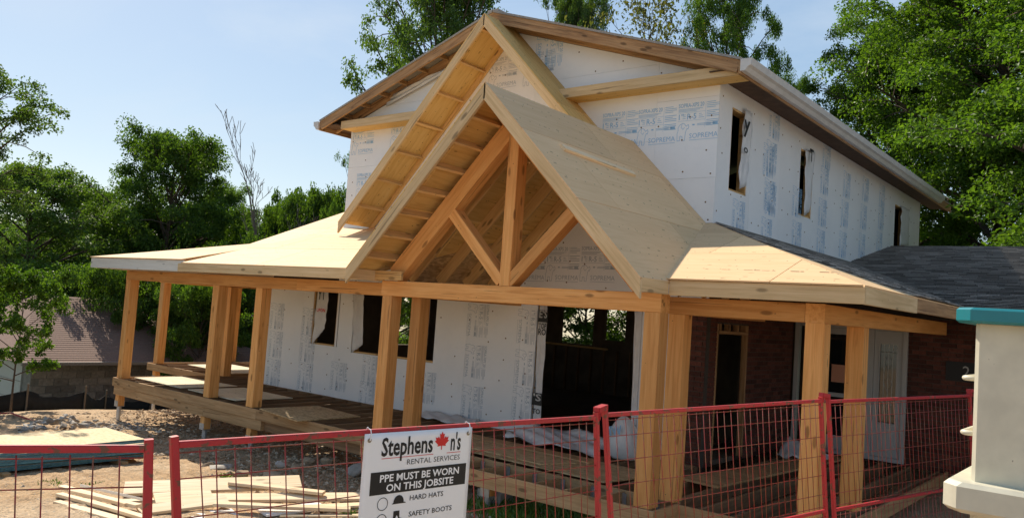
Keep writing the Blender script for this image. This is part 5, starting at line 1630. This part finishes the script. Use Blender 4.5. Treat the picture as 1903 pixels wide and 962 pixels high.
PT = {}
cone = lambda u: max(.12, (1 - u)**.75*.95 + .12)
egg = lambda u: math.sin(math.pi*min(1, u*.80 + .20))**.7
PT['maple'] = make_tree_meshes('maple', 1, 14, 5.2, 1.8, 48, 10, 240, .115, .66, 'leafA')
PT['maple2'] = make_tree_meshes('maple2', 2, 14, 4.8, 1.6, 46, 10, 240, .115, .64, 'leafA', env=egg)
PT['ash'] = make_tree_meshes('ash', 3, 12, 4.2, 1.2, 46, 10, 120, .13, .66, 'leafB', droop=.6)
PT['dark'] = make_tree_meshes('dark', 4, 11, 4.2, .8, 48, 11, 160, .13, .66, 'leafC', env=egg)
PT['sparse'] = make_tree_meshes('sparse', 5, 13, 4.0, 3.0, 34, 7, 13, .17, .62, 'leafD', trunk_r=.12)
PT['shrub'] = make_tree_meshes('shrub', 6, 4.5, 2.6, .25, 32, 8, 150, .11, .46, 'leafC', env=egg, trunk_r=.06)
PT['sapling'] = make_tree_meshes('sapling', 7, 5, 1.9, 1.0, 20, 6, 70, .14, .36, 'leafA', trunk_r=.05)
PT['gappy'] = make_tree_meshes('gappy', 8, 14, 4.6, 3.0, 52, 11, 120, .14, .58, 'leafB', env=egg, elev=(.5, 2.0), inner=.2)

def plant(kind, u, d, vtop, hw=None, label='', cat='tree', group=None, name=None, sink=0.0, rot=None):
    """a plant on the bearing of pixel column u, d metres off; vtop: where its top shows; hw: half width in pixels"""
    q = ray(u, 560); h = Vector((q.x, q.y, 0)).normalized()
    pos = Vector((h.x*d, h.y*d, 0)); g = ground_z(pos.x, pos.y) - sink
    t = ray(u, vtop); zt = CAM_H + t.z/math.hypot(t.x, t.y)*d
    wm, cm, H, R = PT[kind]
    sz = max(.3, (zt - g)/H); sx = (hw/F_PX*d*1.05/R) if hw else sz
    root = thing(name or ('shrub' if kind == 'shrub' else 'tree'), (pos.x, pos.y, g), label, cat, group)
    Mx = Matrix.Translation((pos.x, pos.y, g)) @ Matrix.Rotation(rot if rot is not None else random.uniform(0, 6.28), 4, 'Z') @ Matrix.Diagonal((sx, sx, sz, 1))
    obj('trunk', wm, root, Mx); obj('crown', cm, root, Mx)
    return root
gR = 'tall trees behind the house wing'; gL = 'trees beyond the left lot edge'
plant('maple', 1850, 33, -190, 260, 'tall maple behind the shingled wing roof, its crown over the ridge', group=gR)
plant('maple2', 1650, 36, 85, 150, 'broad maple standing behind the far end of the upper storey', group=gR)
plant('maple', 1800, 44, -120, 200, 'taller maple rising behind the broad one at the house end', group=gR)
plant('maple2', 1990, 31, -230, 260, 'maple at the outer side of the wing, behind the cream container', group=gR)
plant('maple2', 1325, 38, -70, 95, 'leafy maple showing above the right eave of the house', group=gR)
plant('maple', 1440, 44, 150, 75, 'lower maple filling in beside the gutter of the upper eave', group=gR)
plant('maple', 2200, 27, -260, 330, 'large unseen maple past the end of the shingled wing, added for shade', group=gR)  # out of view; added to block skylight on the right side wall
plant('maple2', 2550, 24, -260, 330, 'large unseen maple past the cream container, added for shade', group=gR)  # second added tree beyond the frame, darkening the right-hand sky
plant('gappy', 790, 37, -80, 150, 'open-crowned tree rising behind the roof left of the gable peak')
plant('sparse', 1180, 38, -30, 150, 'thin sparse-leaved tree above the middle of the roof ridge')
plant('gappy', 1040, 42, -8, 70, 'narrow tree top just behind the gable peak')
plant('gappy', 662, 36, 292, 50, 'small tree beside the left edge of the upper wall', rot=1.0)
plant('ash', 40, 38, 300, 150, 'ash tree with a rounded crown behind the neighbouring garage', group=gL)
plant('ash', 150, 44, 345, 110, 'lower ash between the garage and the big dark tree', group=gL)
plant('dark', 300, 38, 256, 128, 'big dark rounded tree behind the left porch roof', group=gL)
plant('ash', 395, 50, 340, 80, 'pale leafy tree behind the dead one', group=gL)
plant('gappy', -205, 22, 90, 150, 'near tree at the lot edge with a branch reaching into the sky', group=gL)
plant('ash', 225, 52, 395, 90, 'low tree seen between the ash and the dark tree', group=gL)
plant('shrub', 585, 36, 366, 85, 'rounded shrub above the porch roof, next to the upper wall', 'shrub')
plant('shrub', 640, 34, 392, 60, 'leafy shrub touching the left wall corner above the roof', 'shrub')
plant('shrub', 520, 40, 392, 60, 'shrub at the foot of the dead tree', 'shrub')
for u, d, v, hw, lb in ((150, 33, 500, 110, 'dense shrub rising over the garage roof'), (235, 30, 500, 80, 'dense shrub behind the outer corner post of the porch'), (330, 30, 490, 90, 'dense shrub seen between the corner post and the next front post'),
                        (430, 31, 470, 90, 'dense shrub seen between the second and third front posts'), (520, 32, 450, 80, 'dense shrub where the porch meets the foam wall'), (60, 46, 470, 140, 'wide low shrub beyond the garage'), (380, 28, 530, 80, 'low shrub beside the rear deck posts')):
    plant('shrub', u, d, v, hw, lb, 'shrub', 'hedge behind the porch')
for u, d, v, hw, lb in ((250, 40, 400, 80, 'shrub at the foot of the big dark tree, toward the garage'), (345, 41, 395, 85, 'shrub at the foot of the big dark tree, toward the dead tree'), (120, 52, 430, 130, 'low thicket behind the ash trees'), (-10, 50, 430, 130, 'low thicket at the outer end of the tree row'), (440, 47, 420, 90, 'low thicket behind the dead tree')):
    plant('shrub', u, d, v, hw, lb, 'shrub')
plant('sapling', 42, 21.5, 500, 68, 'small leafy tree with a bent stem in front of the block garage')
for k, u in enumerate(range(-60, 760, 80)):
    plant('ash' if k % 2 else 'dark', u, 72 + 5*(k % 3), 415 + 12*(k % 3), 85, 'distant tree in the wood behind the lot', 'tree', 'wood behind the lot')
def plant_at(kind, x, y, H, R, label, cat):
    wm, cm, h, r = PT[kind]; g = ground_z(x, y)
    root = thing('shrub', (x, y, g), label, cat); Mx = Matrix.Translation((x, y, g)) @ Matrix.Rotation(random.uniform(0, 6), 4, 'Z') @ Matrix.Diagonal((R/r, R/r, H/h, 1))
    obj('trunk', wm, root, Mx); obj('crown', cm, root, Mx)
plant_at('shrub', -17.6, 26.5, 6.5, 3.6, 'leafy bush seen through the rear windows of the big room', 'shrub')
plant_at('sapling', -18.6, 17.2, 4.6, 1.6, 'leafy bush seen through the side window past the twin posts', 'shrub')

# bare dead tree
def dead_tree(u, d, vtop, label):
    q = ray(u, 560); h = Vector((q.x, q.y, 0)).normalized(); pos = Vector((h.x*d, h.y*d, 0)); g = ground_z(pos.x, pos.y)
    t = ray(u, vtop); H = CAM_H + t.z/math.hypot(t.x, t.y)*d - g
    rr = random.Random(21); side = Vector((_r[0], _r[1], 0))
    mb = MB(); br = MB()
    def grow(m, p, dr, L, r, lev):
        pts = [p]; rad = [r]; n = 5; dd = dr.copy()
        for k in range(n):
            dd = (dd + Vector((rr.uniform(-.13, .13), rr.uniform(-.13, .13), rr.uniform(-.02, .10)))).normalized()
            pts.append(pts[-1] + dd*L/n); rad.append(max(.010, r*(1 - .75*(k+1)/n)))
        m.tube(pts, rad, 5, 0, False)
        if lev == 0: return
        for j in range(7 if lev > 2 else 6 if lev > 1 else 4):
            t = rr.uniform(.3, 1); i = min(n-1, int(t*n)); b = pts[i].lerp(pts[i+1], t*n - i)
            nd = (dd*.8 + Vector((rr.uniform(-1, 1), rr.uniform(-1, 1), rr.uniform(.2, .9)))*.55).normalized()
            grow(br, b, nd, L*(rr.uniform(.16, .30) if lev == 3 else rr.uniform(.3, .5)), rad[i]*.5, lev-1)
    grow(mb, Vector((0, 0, -.2)), Vector((0, 0, 1)), H*.90, .13, 3)
    grow(mb, side*.8 + Vector((0, 0, -.2)), (side*.13 + Vector((0, 0, 1))).normalized(), H*.74, .10, 3)
    root = thing('dead_tree', (pos.x, pos.y, g), label, 'tree'); Mx = Matrix.Translation((pos.x, pos.y, g))
    mb.build('trunk', M['deadbark'], root, Mx, True); tag(br.build('branches', M['deadbark'], root, Mx, True), None, None, None, 'stuff')
dead_tree(488, 35, 305, 'bare dead tree with forked grey stems beside the dark tree')
